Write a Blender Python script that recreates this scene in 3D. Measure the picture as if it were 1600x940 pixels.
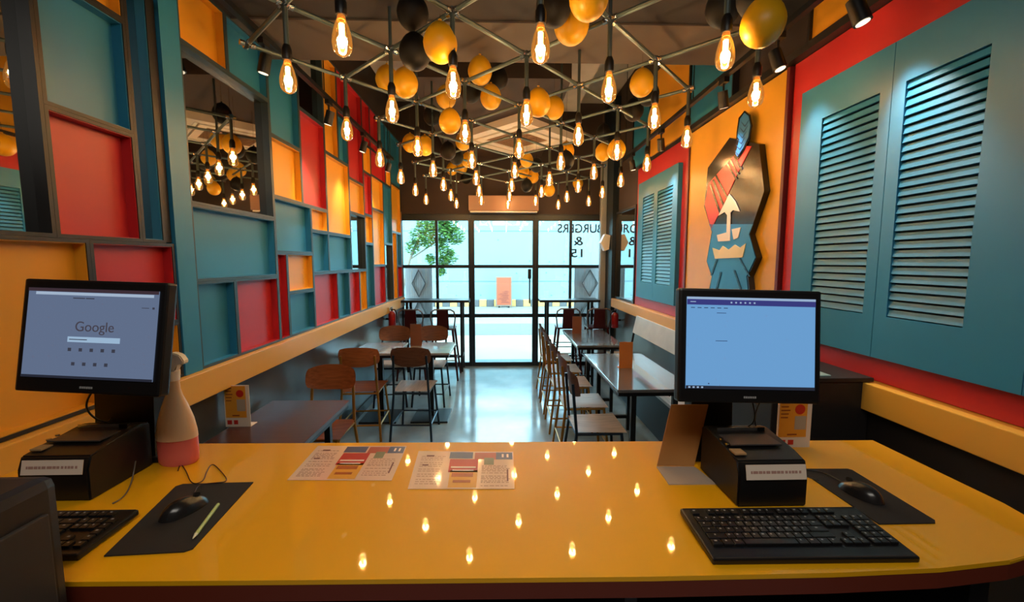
import bpy, bmesh, math, random
from mathutils import Vector, Matrix
random.seed(7)
C = bpy.context.scene.collection
S = bpy.context.scene
for o in list(bpy.data.objects): bpy.data.objects.remove(o)
PI = math.pi
# ------------------------------------------------------------------ camera
FPX = 650.0; EYE = 1.65
th = math.atan(62/FPX); ps = math.asin(18/FPX*math.cos(th))
FW = Vector((math.sin(ps)*math.cos(th), math.cos(ps)*math.cos(th), -math.sin(th)))
RT = Vector((math.cos(ps), -math.sin(ps), 0)); UP = RT.cross(FW)
CAM = Vector((0, 0, EYE))
cd = bpy.data.cameras.new('camera'); cam = bpy.data.objects.new('camera', cd); C.objects.link(cam)
cd.sensor_width = 36; cd.lens = FPX/1600*36; cd.clip_start = 0.02; cd.clip_end = 200
cam.matrix_world = Matrix.Translation(CAM) @ Matrix((RT, UP, -FW)).transposed().to_4x4()
S.camera = cam
def ray(px, py): return FW + RT*((px-800)/FPX) - UP*((py-470)/FPX)
def onx(px, py, X): d = ray(px, py); return CAM + d*(X/d.x)
def ony(px, py, Y): d = ray(px, py); return CAM + d*(Y/d.y)
def onz(px, py, Z): d = ray(px, py); return CAM + d*((Z-EYE)/d.z)
# ------------------------------------------------------------------ light and exposure
S.view_settings.view_transform = 'Standard'; S.view_settings.look = 'None'
S.view_settings.gamma = 1; S.view_settings.use_curve_mapping = False
S.view_settings.exposure = 0.0
W = bpy.data.worlds.new('sky'); S.world = W; W.use_nodes = True
nt = W.node_tree; bg = nt.nodes['Background']
bg.inputs[0].default_value = (0.50, 0.84, 1.0, 1); bg.inputs[1].default_value = 14
def light(name, kind, loc, energy, color, **k):
    l = bpy.data.lights.new(name, kind); l.energy = energy; l.color = color
    for a, v in k.items():
        if a != 'aim': setattr(l, a, v)
    o = bpy.data.objects.new(name, l); C.objects.link(o); o.location = loc
    if 'aim' in k: o.rotation_euler = (Vector(k['aim'])-Vector(loc)).to_track_quat('-Z', 'Y').to_euler()
    return o
light('sun', 'SUN', (0, -5, 10), 1.6, (1, .93, .80), angle=0.02, aim=(1.5, 3.2, 0))
light('unseen_fill_light', 'AREA', (0.1, -0.5, 2.9), 25, (1, .93, .82), shape='RECTANGLE', size=1.6, size_y=0.6, aim=(0.1, 0.35, 0))  # added fill light, unseen behind the camera
BULB_W = 3.4; SPOT_W = 40
# ------------------------------------------------------------------ materials
def srgb(c):
    return tuple(((x/255)/12.92 if x/255 <= .04045 else (((x/255)+.055)/1.055)**2.4) for x in c)+(1,)
MATS = {}
def mat(name, c, rough=.5, metal=0, noise=0, scale=8, spec=.5, coat=0, emit=None, es=0, bump=0, stretch=None):
    if name in MATS: return MATS[name]
    m = bpy.data.materials.new(name); m.use_nodes = True; n = m.node_tree.nodes; L = m.node_tree.links
    p = n['Principled BSDF']; col = srgb(c)
    p.inputs['Base Color'].default_value = col; p.inputs['Roughness'].default_value = rough
    p.inputs['Metallic'].default_value = metal; p.inputs['Specular IOR Level'].default_value = spec
    p.inputs['Coat Weight'].default_value = coat; p.inputs['Coat Roughness'].default_value = .06
    if emit: p.inputs['Emission Color'].default_value = srgb(emit); p.inputs['Emission Strength'].default_value = es
    if noise or bump:
        t = n.new('ShaderNodeTexCoord'); z = n.new('ShaderNodeTexNoise'); z.inputs['Scale'].default_value = scale; z.inputs['Detail'].default_value = 5
        mp = n.new('ShaderNodeMapping'); L.new(t.outputs['Object'], mp.inputs[0]); L.new(mp.outputs[0], z.inputs['Vector'])
        if stretch: mp.inputs['Scale'].default_value = stretch
        if noise:
            r = n.new('ShaderNodeValToRGB'); L.new(z.outputs['Fac'], r.inputs[0])
            r.color_ramp.elements[0].position = .3; r.color_ramp.elements[1].position = .7
            r.color_ramp.elements[0].color = tuple(x*(1-noise) for x in col[:3])+(1,)
            r.color_ramp.elements[1].color = tuple(min(1, x*(1+noise*.6)) for x in col[:3])+(1,)
            L.new(r.outputs[0], p.inputs['Base Color'])
        if bump:
            b = n.new('ShaderNodeBump'); b.inputs['Strength'].default_value = bump; b.inputs['Distance'].default_value = .01
            L.new(z.outputs['Fac'], b.inputs['Height']); L.new(b.outputs[0], p.inputs['Normal'])
    MATS[name] = m; return m
def glass(name, tint=(1, 1, 1), refl=.12, rough=.0):
    if name in MATS: return MATS[name]
    m = bpy.data.materials.new(name); m.use_nodes = True; n = m.node_tree.nodes; L = m.node_tree.links
    n.remove(n['Principled BSDF']); out = n['Material Output']
    t = n.new('ShaderNodeBsdfTransparent'); t.inputs[0].default_value = (*tint, 1)
    g = n.new('ShaderNodeBsdfGlossy'); g.inputs['Roughness'].default_value = rough
    f = n.new('ShaderNodeFresnel'); f.inputs[0].default_value = 1.45
    mu = n.new('ShaderNodeMath'); mu.operation = 'MULTIPLY'; mu.inputs[1].default_value = refl/.04; mu.use_clamp = True
    mx = n.new('ShaderNodeMixShader'); L.new(f.outputs[0], mu.inputs[0]); L.new(mu.outputs[0], mx.inputs[0])
    L.new(t.outputs[0], mx.inputs[1]); L.new(g.outputs[0], mx.inputs[2]); L.new(mx.outputs[0], out.inputs[0])
    MATS[name] = m; return m
TEAL = mat('teal_paint', (42, 124, 162), .42, noise=.06, scale=3)
RED = mat('red_paint', (184, 36, 42), .42, noise=.06, scale=3)
ORANGE = mat('orange_paint', (222, 156, 36), .42, noise=.05, scale=3)
YELLOW = mat('yellow_paint', (236, 172, 44), .42, noise=.05, scale=3)
LEDGE = mat('ledge_yellow_paint', (226, 168, 66), .35, noise=.05, scale=3)
FRAME = mat('slate_frame_paint', (46, 62, 70), .4, noise=.1, scale=6)
BLACKF = mat('black_trim_paint', (24, 22, 24), .45)
MIRROR = mat('mirror_glass', (190, 190, 188), .015, metal=1)
DARKWALL = mat('dark_brown_plaster', (58, 46, 44), .8, noise=.12, scale=3)
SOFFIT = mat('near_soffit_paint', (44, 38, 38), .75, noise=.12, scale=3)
BEAM = mat('brown_soffit_paint', (92, 80, 72), .75, noise=.1, scale=3)
GREYC = mat('grey_concrete_ceiling', (176, 172, 166), .8, noise=.15, scale=4)
STEELW = mat('grey_laminate_wall', (84, 92, 98), .28, metal=.35, noise=.35, scale=2.2)
BLACKP = mat('black_plastic', (16, 15, 16), .38)
BLACKM = mat('black_metal', (18, 20, 24), .4, metal=.2)
NAVYF = mat('navy_window_frame', (20, 34, 46), .4, metal=.1)
DKCAB = mat('charcoal_cabinet_paint', (32, 28, 28), .5, noise=.15, scale=4)
COUNTER = mat('yellow_gloss_counter', (232, 168, 10), .42, coat=.7, noise=.03, scale=2, spec=.3)
COUNTER.node_tree.nodes['Principled BSDF'].inputs['Coat Roughness'].default_value = .035
COUNTERE = mat('red_brown_counter_edge', (104, 40, 24), .4)  # orange-brown edge, with the shade on it put into the colour
PIPE = mat('grey_pipe_metal', (98, 112, 112), .38, metal=.6)
CHROME = mat('chrome_coupler', (200, 200, 200), .2, metal=1)
PLY = mat('ply_wood', (168, 98, 52), .42, noise=.3, scale=5, stretch=(1, 14, 14))
PLYD = mat('brown_wood', (120, 78, 56), .42, noise=.3, scale=5, stretch=(1, 14, 14))
SEATW = mat('pale_seat_wood', (204, 186, 172), .35, noise=.25, scale=5, stretch=(14, 1, 1))
BRASS = mat('brass_frame_metal', (168, 118, 48), .35, metal=.6)
NAVYM = mat('navy_frame_metal', (30, 48, 66), .35, metal=.4)
TTOP = mat('grey_table_laminate', (96, 98, 102), .2, coat=1, noise=.08, scale=5)
TTOPD = mat('dark_brown_table_laminate', (72, 42, 36), .3, noise=.2, scale=5, stretch=(1, 10, 1))
TTOPL = mat('pale_grey_table_laminate', (160, 166, 172), .2, coat=1)
MAROON = mat('maroon_metal', (60, 14, 22), .35, metal=.3)
WHITEP = mat('white_plastic', (225, 222, 216), .45)
PAPER = mat('white_paper', (226, 208, 190), .6)
CARD = mat('kraft_card', (180, 122, 62), .6, noise=.08)
SILVERC = mat('grey_card', (170, 156, 144), .5)
GLASS = glass('window_glass', (.93, .99, 1.0), .05)
AMBER = glass('amber_bulb_glass', (1.0, .80, .50), .07)
_n = AMBER.node_tree.nodes; _l = AMBER.node_tree.links; _e = _n.new('ShaderNodeEmission'); _e.inputs[0].default_value = (1, .42, .08, 1); _e.inputs[1].default_value = .13
_a = _n.new('ShaderNodeAddShader'); _o = _n['Material Output']; _f = _o.inputs[0].links[0].from_socket; _l.new(_f, _a.inputs[0]); _l.new(_e.outputs[0], _a.inputs[1]); _l.new(_a.outputs[0], _o.inputs[0])
FIL = mat('glowing_filament', (255, 200, 120), .5, emit=(255, 196, 110), es=38)
INK = {}
def ink(c, r=.5): return mat('print_%d_%d_%d' % c, c, r)
# ------------------------------------------------------------------ mesh helpers
class MB:
    def __init__(s): s.b = bmesh.new()
    def box(s, x0, x1, y0, y1, z0, z1, bev=0, M=None):
        r = bmesh.ops.create_cube(s.b, size=1)['verts']
        m = Matrix.Translation(((x0+x1)/2, (y0+y1)/2, (z0+z1)/2)) @ Matrix.Diagonal((abs(x1-x0), abs(y1-y0), abs(z1-z0), 1))
        bmesh.ops.transform(s.b, matrix=m, verts=r)
        if bev:
            es = list({e for v in r for e in v.link_edges})
            r2 = bmesh.ops.bevel(s.b, geom=es, offset=bev, segments=2, affect='EDGES', profile=.6)
            r = list({v for f in r2['faces'] for v in f.verts} | {v for v in r if v.is_valid})
        if M is not None: bmesh.ops.transform(s.b, matrix=M, verts=r)
        return s
    def tube(s, a, b, r, r2=None, seg=10):
        a = Vector(a); b = Vector(b); d = b-a
        if d.length < 1e-6: return s
        v = bmesh.ops.create_cone(s.b, cap_ends=True, segments=seg, radius1=r, radius2=r if r2 is None else r2, depth=d.length)['verts']
        bmesh.ops.transform(s.b, matrix=Matrix.Translation((a+b)/2) @ d.to_track_quat('Z', 'Y').to_matrix().to_4x4(), verts=v)
        return s
    def path(s, pts, r, seg=8):
        for a, b in zip(pts, pts[1:]): s.tube(a, b, r, seg=seg)
        for p in pts[1:-1]: s.ball(p, r, 8)
        return s
    def ball(s, c, r, seg=12, sc=(1, 1, 1)):
        v = bmesh.ops.create_uvsphere(s.b, u_segments=seg, v_segments=max(6, seg*2//3), radius=r)['verts']
        bmesh.ops.transform(s.b, matrix=Matrix.Translation(c) @ Matrix.Diagonal((*sc, 1)), verts=v); return s
    def lathe(s, prof, seg=24, c=(0, 0, 0), M=None, sy=1):
        rings = []
        for r, z in prof:
            if r < 1e-5: rings.append([s.b.verts.new((c[0], c[1], c[2]+z))])
            else: rings.append([s.b.verts.new((c[0]+r*math.cos(2*PI*i/seg), c[1]+sy*r*math.sin(2*PI*i/seg), c[2]+z)) for i in range(seg)])
        for A, B in zip(rings, rings[1:]):
            for i in range(seg):
                j = (i+1) % seg
                if len(A) == 1 and len(B) == 1: continue
                if len(A) == 1: s.b.faces.new((A[0], B[j], B[i]))
                elif len(B) == 1: s.b.faces.new((A[i], A[j], B[0]))
                else: s.b.faces.new((A[i], A[j], B[j], B[i]))
        if M is not None: bmesh.ops.transform(s.b, matrix=M, verts=[v for R in rings for v in R])
        return s
    def prism(s, pts, ext):            # polygon (3D points) pushed along vector ext
        ext = Vector(ext); a = [s.b.verts.new(p) for p in pts]; b = [s.b.verts.new(Vector(p)+ext) for p in pts]; n = len(a)
        s.b.faces.new(a); s.b.faces.new(b[::-1])
        for i in range(n): s.b.faces.new((a[i], b[i], b[(i+1) % n], a[(i+1) % n]))
        return s
    def grid(s, fn, nu, nv, thick=None):
        V = [[s.b.verts.new(fn(i/nu, j/nv)) for j in range(nv+1)] for i in range(nu+1)]
        F = [s.b.faces.new((V[i][j], V[i+1][j], V[i+1][j+1], V[i][j+1])) for i in range(nu) for j in range(nv)]
        if thick: bmesh.ops.solidify(s.b, geom=F, thickness=thick)
        return s
    def build(s, name, m, parent=None, smooth=False, label=None):
        bmesh.ops.recalc_face_normals(s.b, faces=s.b.faces)
        me = bpy.data.meshes.new(name); s.b.to_mesh(me); s.b.free()
        if smooth:
            for p in me.polygons: p.use_smooth = True
            try: me.set_sharp_from_angle(angle=math.radians(40))
            except Exception: pass
        me.materials.append(m)
        o = bpy.data.objects.new(name, me); C.objects.link(o)
        if parent: o.parent = parent
        if label: o['label'] = label
        return o
def thing(name, label, cat, loc=(0, 0, 0), rz=0, group=None):
    o = bpy.data.objects.new(name, None); C.objects.link(o); o.location = loc; o.rotation_euler = (0, 0, rz); o.empty_display_size = .05
    o['label'] = label; o['category'] = cat
    if group: o['group'] = group
    return o
def tag(o, label, cat, group=None):
    o['label'] = label; o['category'] = cat
    if group: o['group'] = group
    return o
def struct(o): o['kind'] = 'structure'; return o
def sbox(name, m, *a, bev=0): return struct(MB().box(*a, bev=bev).build(name, m))
def dup(root, loc, rz=0, label=None, group=None):
    def cp(o, par):
        c = o.copy(); C.objects.link(c)
        if par: c.parent = par
        for ch in list(o.children): cp(ch, c)
        return c
    r = cp(root, None); r.location = loc; r.rotation_euler = (0, 0, rz)
    if label: r['label'] = label
    if group: r['group'] = group
    return r
def text(s, size, m, M, name='lettering', parent=None, ext=.0006, sx=1, off=0):
    cu = bpy.data.curves.new(name, 'FONT'); cu.body = s; cu.size = size; cu.extrude = ext; cu.offset = off; cu.align_x = 'CENTER'; cu.align_y = 'CENTER'
    t = bpy.data.objects.new('tmp', cu); C.objects.link(t)
    me = bpy.data.meshes.new_from_object(t.evaluated_get(bpy.context.evaluated_depsgraph_get()))
    bpy.data.objects.remove(t); me.name = name; me.materials.clear(); me.materials.append(m)
    me.transform(M @ Matrix.Diagonal((sx, 1, 1, 1)))
    o = bpy.data.objects.new(name, me); C.objects.link(o)
    if parent: o.parent = parent
    return o
ORD = ['first', 'second', 'third', 'fourth', 'fifth', 'sixth', 'seventh', 'eighth', 'ninth', 'tenth', 'eleventh', 'twelfth', 'thirteenth']
XL, XR, YF = -1.55, 1.66, 6.5
CT = 1.025        # counter top height
# ================================================================== SETTING
def floor_mat():
    m = mat('polished_floor', (140, 160, 170), .16, noise=.28, scale=2.5)
    n = m.node_tree.nodes; L = m.node_tree.links; p = n['Principled BSDF']
    z = n.new('ShaderNodeTexNoise'); z.inputs['Scale'].default_value = 3; r = n.new('ShaderNodeMapRange')
    r.inputs[3].default_value = .06; r.inputs[4].default_value = .22; t = n.new('ShaderNodeTexCoord')
    L.new(t.outputs['Object'], z.inputs['Vector']); L.new(z.outputs['Fac'], r.inputs[0]); L.new(r.outputs[0], p.inputs['Roughness'])
    return m
sbox('floor', floor_mat(), XL-.3, XR+.3, -2.0, 6.58, -.1, 0)
sbox('wall_left', DARKWALL, XL-.2, XL, -2.0, 6.6, 0, 4.0)
sbox('wall_right', DARKWALL, XR, XR+.2, -2.0, 6.6, 0, 4.0)
sbox('wall_rear', DARKWALL, XL-.2, XR+.2, -2.2, -2.0, 0, 4.0)
sbox('wall_front', DARKWALL, XL, XR, YF-.06, YF+.1, 2.37, 4.0)
sbox('ceiling', GREYC, XL-.2, XR+.2, -2.2, 6.6, 4.0, 4.2)
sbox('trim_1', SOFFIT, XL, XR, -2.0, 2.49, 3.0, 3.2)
sbox('trim_2', BEAM, XL, XR, 2.49, 2.96, 2.99, 3.2)
sbox('trim_3', DARKWALL, -.78, .62, 3.75, YF-.06, 3.22, 4.0)
sbox('trim_4', GREYC, .62, .92, 3.9, 5.2, 3.45, 4.0)
sbox('trim_5', GREYC, -1.3, -.95, 3.6, 5.0, 3.6, 4.0)
sbox('trim_6', STEELW, XL, XL+.03, 1.45, 6.44, 0, .97)
sbox('trim_7', STEELW, XR-.03, XR, 2.4, 6.44, 0, 1.0)
sbox('trim_8', LEDGE, XL, XL+.09, .9, 6.38, .972, 1.108, bev=.004)
sbox('trim_9', LEDGE, XR-.09, XR, .9, 5.85, 1.01, 1.128, bev=.004)
sbox('trim_10', NAVYF, XR-.085, XR, 5.88, YF-.06, 0, 3.9)
sbox('trim_11', BLACKF, XR-.075, XR-.0, 1.0, 3.64, 2.735, 2.775)
sbox('trim_12', BLACKF, XR-.02, XR-.0, 3.64, 5.0, 2.735, 2.775)
sbox('baseboard_left', BLACKF, XL+.03, XL+.045, 2.7, 6.4, 0, .09)
sbox('baseboard_right', BLACKF, XR-.045, XR-.03, 2.4, 5.8, 0, .09)
sbox('trim_13', DKCAB, XR-.05, XR, .6, 2.4, 0, 1.005)
# posts of the left wall
sbox('trim_14', BLACKF, XL, XL+.045, 1.925, 1.965, 1.735, 2.995)
sbox('trim_15', TEAL, XL, XL+.06, 1.97, 2.083, 1.11, 2.995)
# coloured bulkhead boards over the right wall
for n, (y0, y1, z1, m, lab) in enumerate([(1.0, 2.26, 2.985, ORANGE, 'orange board above the large louvred shutters, near the counter'),
        (2.97, 3.66, 3.6, TEAL, 'teal board above the yellow poster with the feathered emblem'),
        (3.66, 4.62, 3.6, ORANGE, 'orange board above the far louvred shutters'),
        (4.62, 5.2, 3.6, TEAL, 'small dark teal board beyond the far shutters, high by the window')]):
    t = thing('bulkhead_board', lab, 'wall panel', (XR-.002, (y0+y1)/2, 2.78), group='boards along the top of the right wall')
    h = (y1-y0)/2
    MB().box(-.03, 0, -h+.012, h-.012, .0, z1-2.78, bev=.002).build('board', m, t)
    for a_ in (-h, h-.012): MB().box(-.045, 0, a_, a_+.012, 0, z1-2.78).build('edge_trim', BLACKF, t)
# ---- glazing
def pane(mb_name, par, x0, x1, z0, z1): return MB().box(x0, x1, YF-.004, YF+.004, z0, z1).build(mb_name, GLASS, par)
def glazing(name, x0, x1, mull, doorlike=False):
    w = bpy.data.objects.new(name, None); C.objects.link(w); struct(w)
    fr = MB(); t = .045 if not doorlike else .045
    zz = [.05, .80, 1.57, 2.27]
    fr.box(x0, x1, YF-.03, YF+.03, 0, .06); fr.box(x0, x1, YF-.03, YF+.03, 2.27, 2.36)
    fr.box(x0, x0+t, YF-.035, YF+.035, .06, 2.27); fr.box(x1-t, x1, YF-.035, YF+.035, .06, 2.27)
    fr.box(x0+t, x1-t, YF-.025, YF+.025, .775, .83); fr.box(x0+t, x1-t, YF-.025, YF+.025, 1.545, 1.595)
    for m in mull: fr.box(m-.02, m+.02, YF-.025, YF+.025, .83, 1.545); fr.box(m-.02, m+.02, YF-.025, YF+.025, 1.595, 2.27)
    fr.build('window_frame' if not doorlike else 'door_frame', NAVYF, w)
    xs = [x0+t]+sum([[m-.02, m+.02] for m in mull], [])+[x1-t]
    for a, b in ((.83, 1.545), (1.595, 2.27)):
        for i in range(0, len(xs), 2): pane('pane', w, xs[i], xs[i+1], a, b)
    pane('pane', w, x0+t, x1-t, .06, .775)
    return w
glazing('window_1', XL, -.45, [-.98]); glazing('window_2', .545, XR, [1.09])
d1 = glazing('door_1', -.448, .543, [], True)
MB().box(.425, .475, YF-.06, YF-.035, 1.38, 1.53, bev=.004).build('lock_box', BLACKM, d1)
MB().tube((.45, YF-.08, 1.0), (.45, YF-.08, 1.40), .011).tube((.45, YF-.08, 1.33), (.45, YF-.03, 1.33), .007).tube((.45, YF-.08, 1.07), (.45, YF-.03, 1.07), .007).build('door_handle', BLACKM, d1)
sbox('trim_16', mat('dark_header', (40, 38, 42), .4), XL, XR, YF-.05, YF+.05, 2.362, 2.372)
# mirror on the right wall near the pillar
t = thing('wall_mirror', 'tall black-framed wall mirror between pillar and far shutters, reflecting the shopfront', 'mirror', (XR, 5.46, 1.13))
MB().box(-.02, 0, -.40, .40, .03, 1.17).build('mirror_glass', MIRROR, t)
MB().box(-.035, 0, -.43, -.40, 0, 1.2).box(-.035, 0, .40, .43, 0, 1.2).box(-.035, 0, -.40, .40, 0, .03).box(-.035, 0, -.40, .40, 1.17, 1.2).build('mirror_frame', BLACKF, t)
# grey downpipe and white speaker on the pillar
tag(MB().box(1.49, 1.572, 6.2, 6.3, 0, 3.4, bev=.01).build('boxed_downpipe', mat('pale_grey_paint', (150, 158, 166), .5)), 'pale grey boxed pipe running up beside the dark pillar', 'pipe')
t = thing('wall_speaker', 'white wedge-shaped speaker fixed high on the dark pillar', 'speaker', (1.50, 5.98, 1.80))
MB().prism([(-.06, 0, .12), (.0, 0, .24), (.075, 0, .22), (.06, 0, .02), (.0, 0, .0)], (0, .12, 0)).build('speaker_body', WHITEP, t)
MB().box(.03, .075, .03, .07, .05, .16).build('bracket', BLACKM, t)
# ---- outside
CREAM = mat('cream_pavement', (128, 112, 96), .8, noise=.08, scale=1.5)  # plain cream base colour
sbox('ground', CREAM, -25, 25, 6.62, 9.3, -.1, -.01)
sbox('trim_17', mat('blue_threshold', (20, 66, 110), .6), -.42, .52, 6.60, 6.9, -.012, .004)
sbox('pavement', mat('grey_kerb_strip', (84, 80, 76), .85, noise=.1), -25, 25, 9.3, 11.0, -.1, -.005)
sbox('road', mat('pale_road', (112, 106, 98), .85, noise=.06, scale=2), -25, 25, 11.0, 15.3, -.1, -.01)
def wall_mat():
    m = mat('pale_cyan_wall', (112, 136, 140), .8, noise=.04, scale=1); return m
w = bpy.data.objects.new('wall_street', None); C.objects.link(w); struct(w)
MB().box(-30, 30, 15.5, 15.8, -.1, 3.6).build('boundary_wall', wall_mat(), w)
j = MB()
for z in (.90, 2.75): j.box(-12, 12, 15.49, 15.5, z, z+.025)
for r_, z in enumerate((.45, 1.15, 1.7, 2.35, 3.1)):
    for k in range(-10, 14):
        if random.random() < .5: xx = k*.62+random.uniform(-.2, .2); zz = z+random.uniform(-.1, .1); j.box(xx, xx+.045, 15.487, 15.5, zz, zz+.045)
bm_clean = j.build('joint_line', mat('wall_joint_grey', (84, 104, 110), .8), w)
KB = []
for k in range(-5, 9):
    for hue, dx_, m_ in (('cream', 0, mat('cream_kerb_paint', (176, 136, 76), .7)), ('dark grey', .27, mat('grey_kerb_paint', (74, 72, 72), .7))):
        x = -.785+.54*k+dx_
        side_ = 'to the left' if x+.135 < .12 else 'to the right'
        o = MB().box(x+.002, x+.268, 15.25, 15.5, -.01, .235, bev=.02).build('kerb_block', m_)
        tag(o, '', 'kerb block', 'painted kerb blocks across the street'); KB.append((x+.135, hue, side_, o))
for hue in ('cream', 'dark grey'):
    for side_ in ('to the left', 'to the right'):
        L_ = sorted([b_ for b_ in KB if b_[1] == hue and b_[2] == side_], key=lambda b_: abs(b_[0]-.12))
        for n_, b_ in enumerate(L_): b_[3]['label'] = '%s kerb block, %s %s of the orange board across the street' % (hue, ORD[n_], side_)
t = thing('street_sign_board', 'orange upright advertising board standing at the kerb across the street', 'sign', (.12, 14.85, -.01))
MB().box(-.29, .29, 0, .05, .06, 1.12, bev=.01).build('sign_frame', mat('grey_brown', (120, 100, 84), .6), t)
MB().box(-.25, .25, -.008, 0, .10, 1.08).build('sign_face', mat('sign_orange', (150, 66, 34), .6), t)
q = MB()
for k in range(14): q.box(random.uniform(-.22, .05), random.uniform(.08, .22), -.012, -.008, .18+.032*k, .19+.032*k)
q.build('sign_print', mat('sign_print_red', (96, 30, 24), .6), t)
MB().box(-.2, -.15, 0, .3, 0, .06).box(.15, .2, 0, .3, 0, .06).build('foot', BLACKM, t)
# folded grating panels just outside the glazing
for x0, x1, lab in ((-1.56, -1.12, 'grey folded security gate outside the left window, diamond pattern'), (1.22, 1.74, 'grey folded security gate outside the right window, diamond pattern')):
    t = thing('folding_gate', lab, 'gate', ((x0+x1)/2, 6.85, -.01), group='folded gates outside the windows')
    h = (x1-x0)/2; q = MB()
    for k in range(12): xx = -h+2*h*(k+.5)/12; q.box(xx-h/12.5, xx+h/12.5, 0, .03+.012*(k % 2), 0, 1.60)
    q.build('gate_slats', mat('gate_grey', (150, 144, 142), .6), t)
    q = MB()
    for zc in (.35, .8, 1.3):
        for sx in (-1, 1): q.tube((0, -.012, zc-.22), (sx*h*.5, -.012, zc), .008).tube((sx*h*.5, -.012, zc), (0, -.012, zc+.22), .008)
    q.build('scissor_bar', mat('gate_dark', (72, 66, 66), .6), t)
# tree
t = thing('street_tree', 'small leafy green tree outside the left window', 'tree', (-2.45, 10.2, -.01))
q = MB(); q.path([(0, 0, 0), (.05, 0, .9), (.25, 0, 1.7), (.5, .05, 2.3)], .03); q.path([(.25, 0, 1.7), (.9, .1, 2.15)], .018); q.path([(.05, 0, .9), (-.1, 0, 1.8), (.0, 0, 2.4)], .02)
q.build('trunk', mat('bark', (110, 96, 80), .8), t, smooth=True)
q = MB(); rc = random.Random(3)
blobs = [(onp.x+2.45, onp.z, r) for onp, r in ((ony(px, py, 10.2), r) for px, py, r in ((645, 385, .16), (652, 370, .20), (668, 372, .2), (676, 360, .26), (690, 362, .24), (703, 366, .22), (712, 368, .2), (700, 352, .22), (694, 395, .2), (702, 400, .18), (692, 408, .14), (673, 404, .12), (690, 380, .14), (680, 345, .25), (700, 338, .28), (660, 352, .15), (690, 424, .1)))]
for bx, bz, r in blobs:
    for k in range(int(330*r/.2)):
        while True:
            v = Vector((rc.uniform(-1, 1), rc.uniform(-1, 1), rc.uniform(-1, 1)))
            if v.length < 1: break
        p = Vector((bx, 0, bz))+v*r*1.15; s_ = rc.uniform(.03, .055)
        M = Matrix.Translation(p) @ Matrix.Rotation(rc.uniform(0, 6.3), 4, 'Z') @ Matrix.Rotation(rc.uniform(-1, 1), 4, 'X')
        a = [q.b.verts.new(M @ Vector(c)) for c in ((-s_, 0, 0), (0, -s_*.5, .005), (s_, 0, 0), (0, s_*.5, .005))]; q.b.faces.new(a)
q.build('foliage', mat('leaf_green', (74, 112, 40), .6, noise=.35, scale=9), t)
# mirrored window lettering
def sticker(s, px, py, h, wpx, lab):
    p = ony(px, py, YF-.02)
    M = Matrix.Translation((p.x, YF-.012, p.z)) @ Matrix.Rotation(PI/2, 4, 'X') @ Matrix.Diagonal((-1, 1, 1, 1))
    o = text(s, h, mat('sign_letter_dark', (24, 32, 40), .5), M, 'window_lettering', sx=1, off=.002); o['label'] = lab; o['category'] = 'lettering'
    dx = o.dimensions.x or 1
    for v in o.data.vertices: v.co.x = p.x+(v.co.x-p.x)*(wpx/100/dx)
    return o
sticker('BURGERS', 907, 357.5, .19, 70, 'top line of dark mirrored letters on the right window')
sticker('&', 904, 377, .19, 15, 'single dark mirrored character on the right window under the top line')
sticker('15', 903, 396, .18, 18, 'bottom line of dark mirrored numbers on the right window')
# air curtain over the door
t = thing('air_curtain', 'long salmon-brown box mounted on the wall above the glass door', 'air curtain', (.05, YF-.06, 2.375))
MB().box(-.52, .52, -.17, 0, .02, .245, bev=.012).build('casing', mat('tan_casing', (150, 118, 100), .5), t)
MB().box(-.5, .5, -.15, -.02, 0, .02).build('outlet_grille', WHITEP, t)
# ceiling cassette
t = thing('cassette_air_conditioner', 'white square ceiling air conditioner set diagonally above the bulbs', 'air conditioner', (.21, 5.32, 3.14), math.radians(45))
CASW = mat('cassette_white', (246, 238, 230), .45)
h = .52
q = MB()
for a in range(4):
    M = Matrix.Rotation(a*PI/2, 4, 'Z')
    q.box(-h, h-.1, -h, -h+.1, 0, .08, M=M); q.box(-h+.16, h-.24, -h+.16, -h+.24, 0, .08, M=M)
q.build('face_panel', CASW, t)
q = MB().box(-h+.1, h-.1, -h+.1, h-.1, .05, .078); q.build('louvre_slot', BLACKP, t)
q = MB()
for a in range(4): q.box(-h+.16, h-.24, -h+.115, -h+.145, .012, .02, M=Matrix.Rotation(a*PI/2, 4, 'Z') )
q.build('air_vane', CASW, t)
q = MB().box(-h+.24, h-.24, -h+.24, h-.24, .01, .045)
for k in range(12): xx = -h+.27+k*.045; q.box(xx, xx+.01, -h+.25, h-.25, .004, .012)
q.build('return_grille', mat('grille_tan', (150, 118, 96), .5), t)
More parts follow.
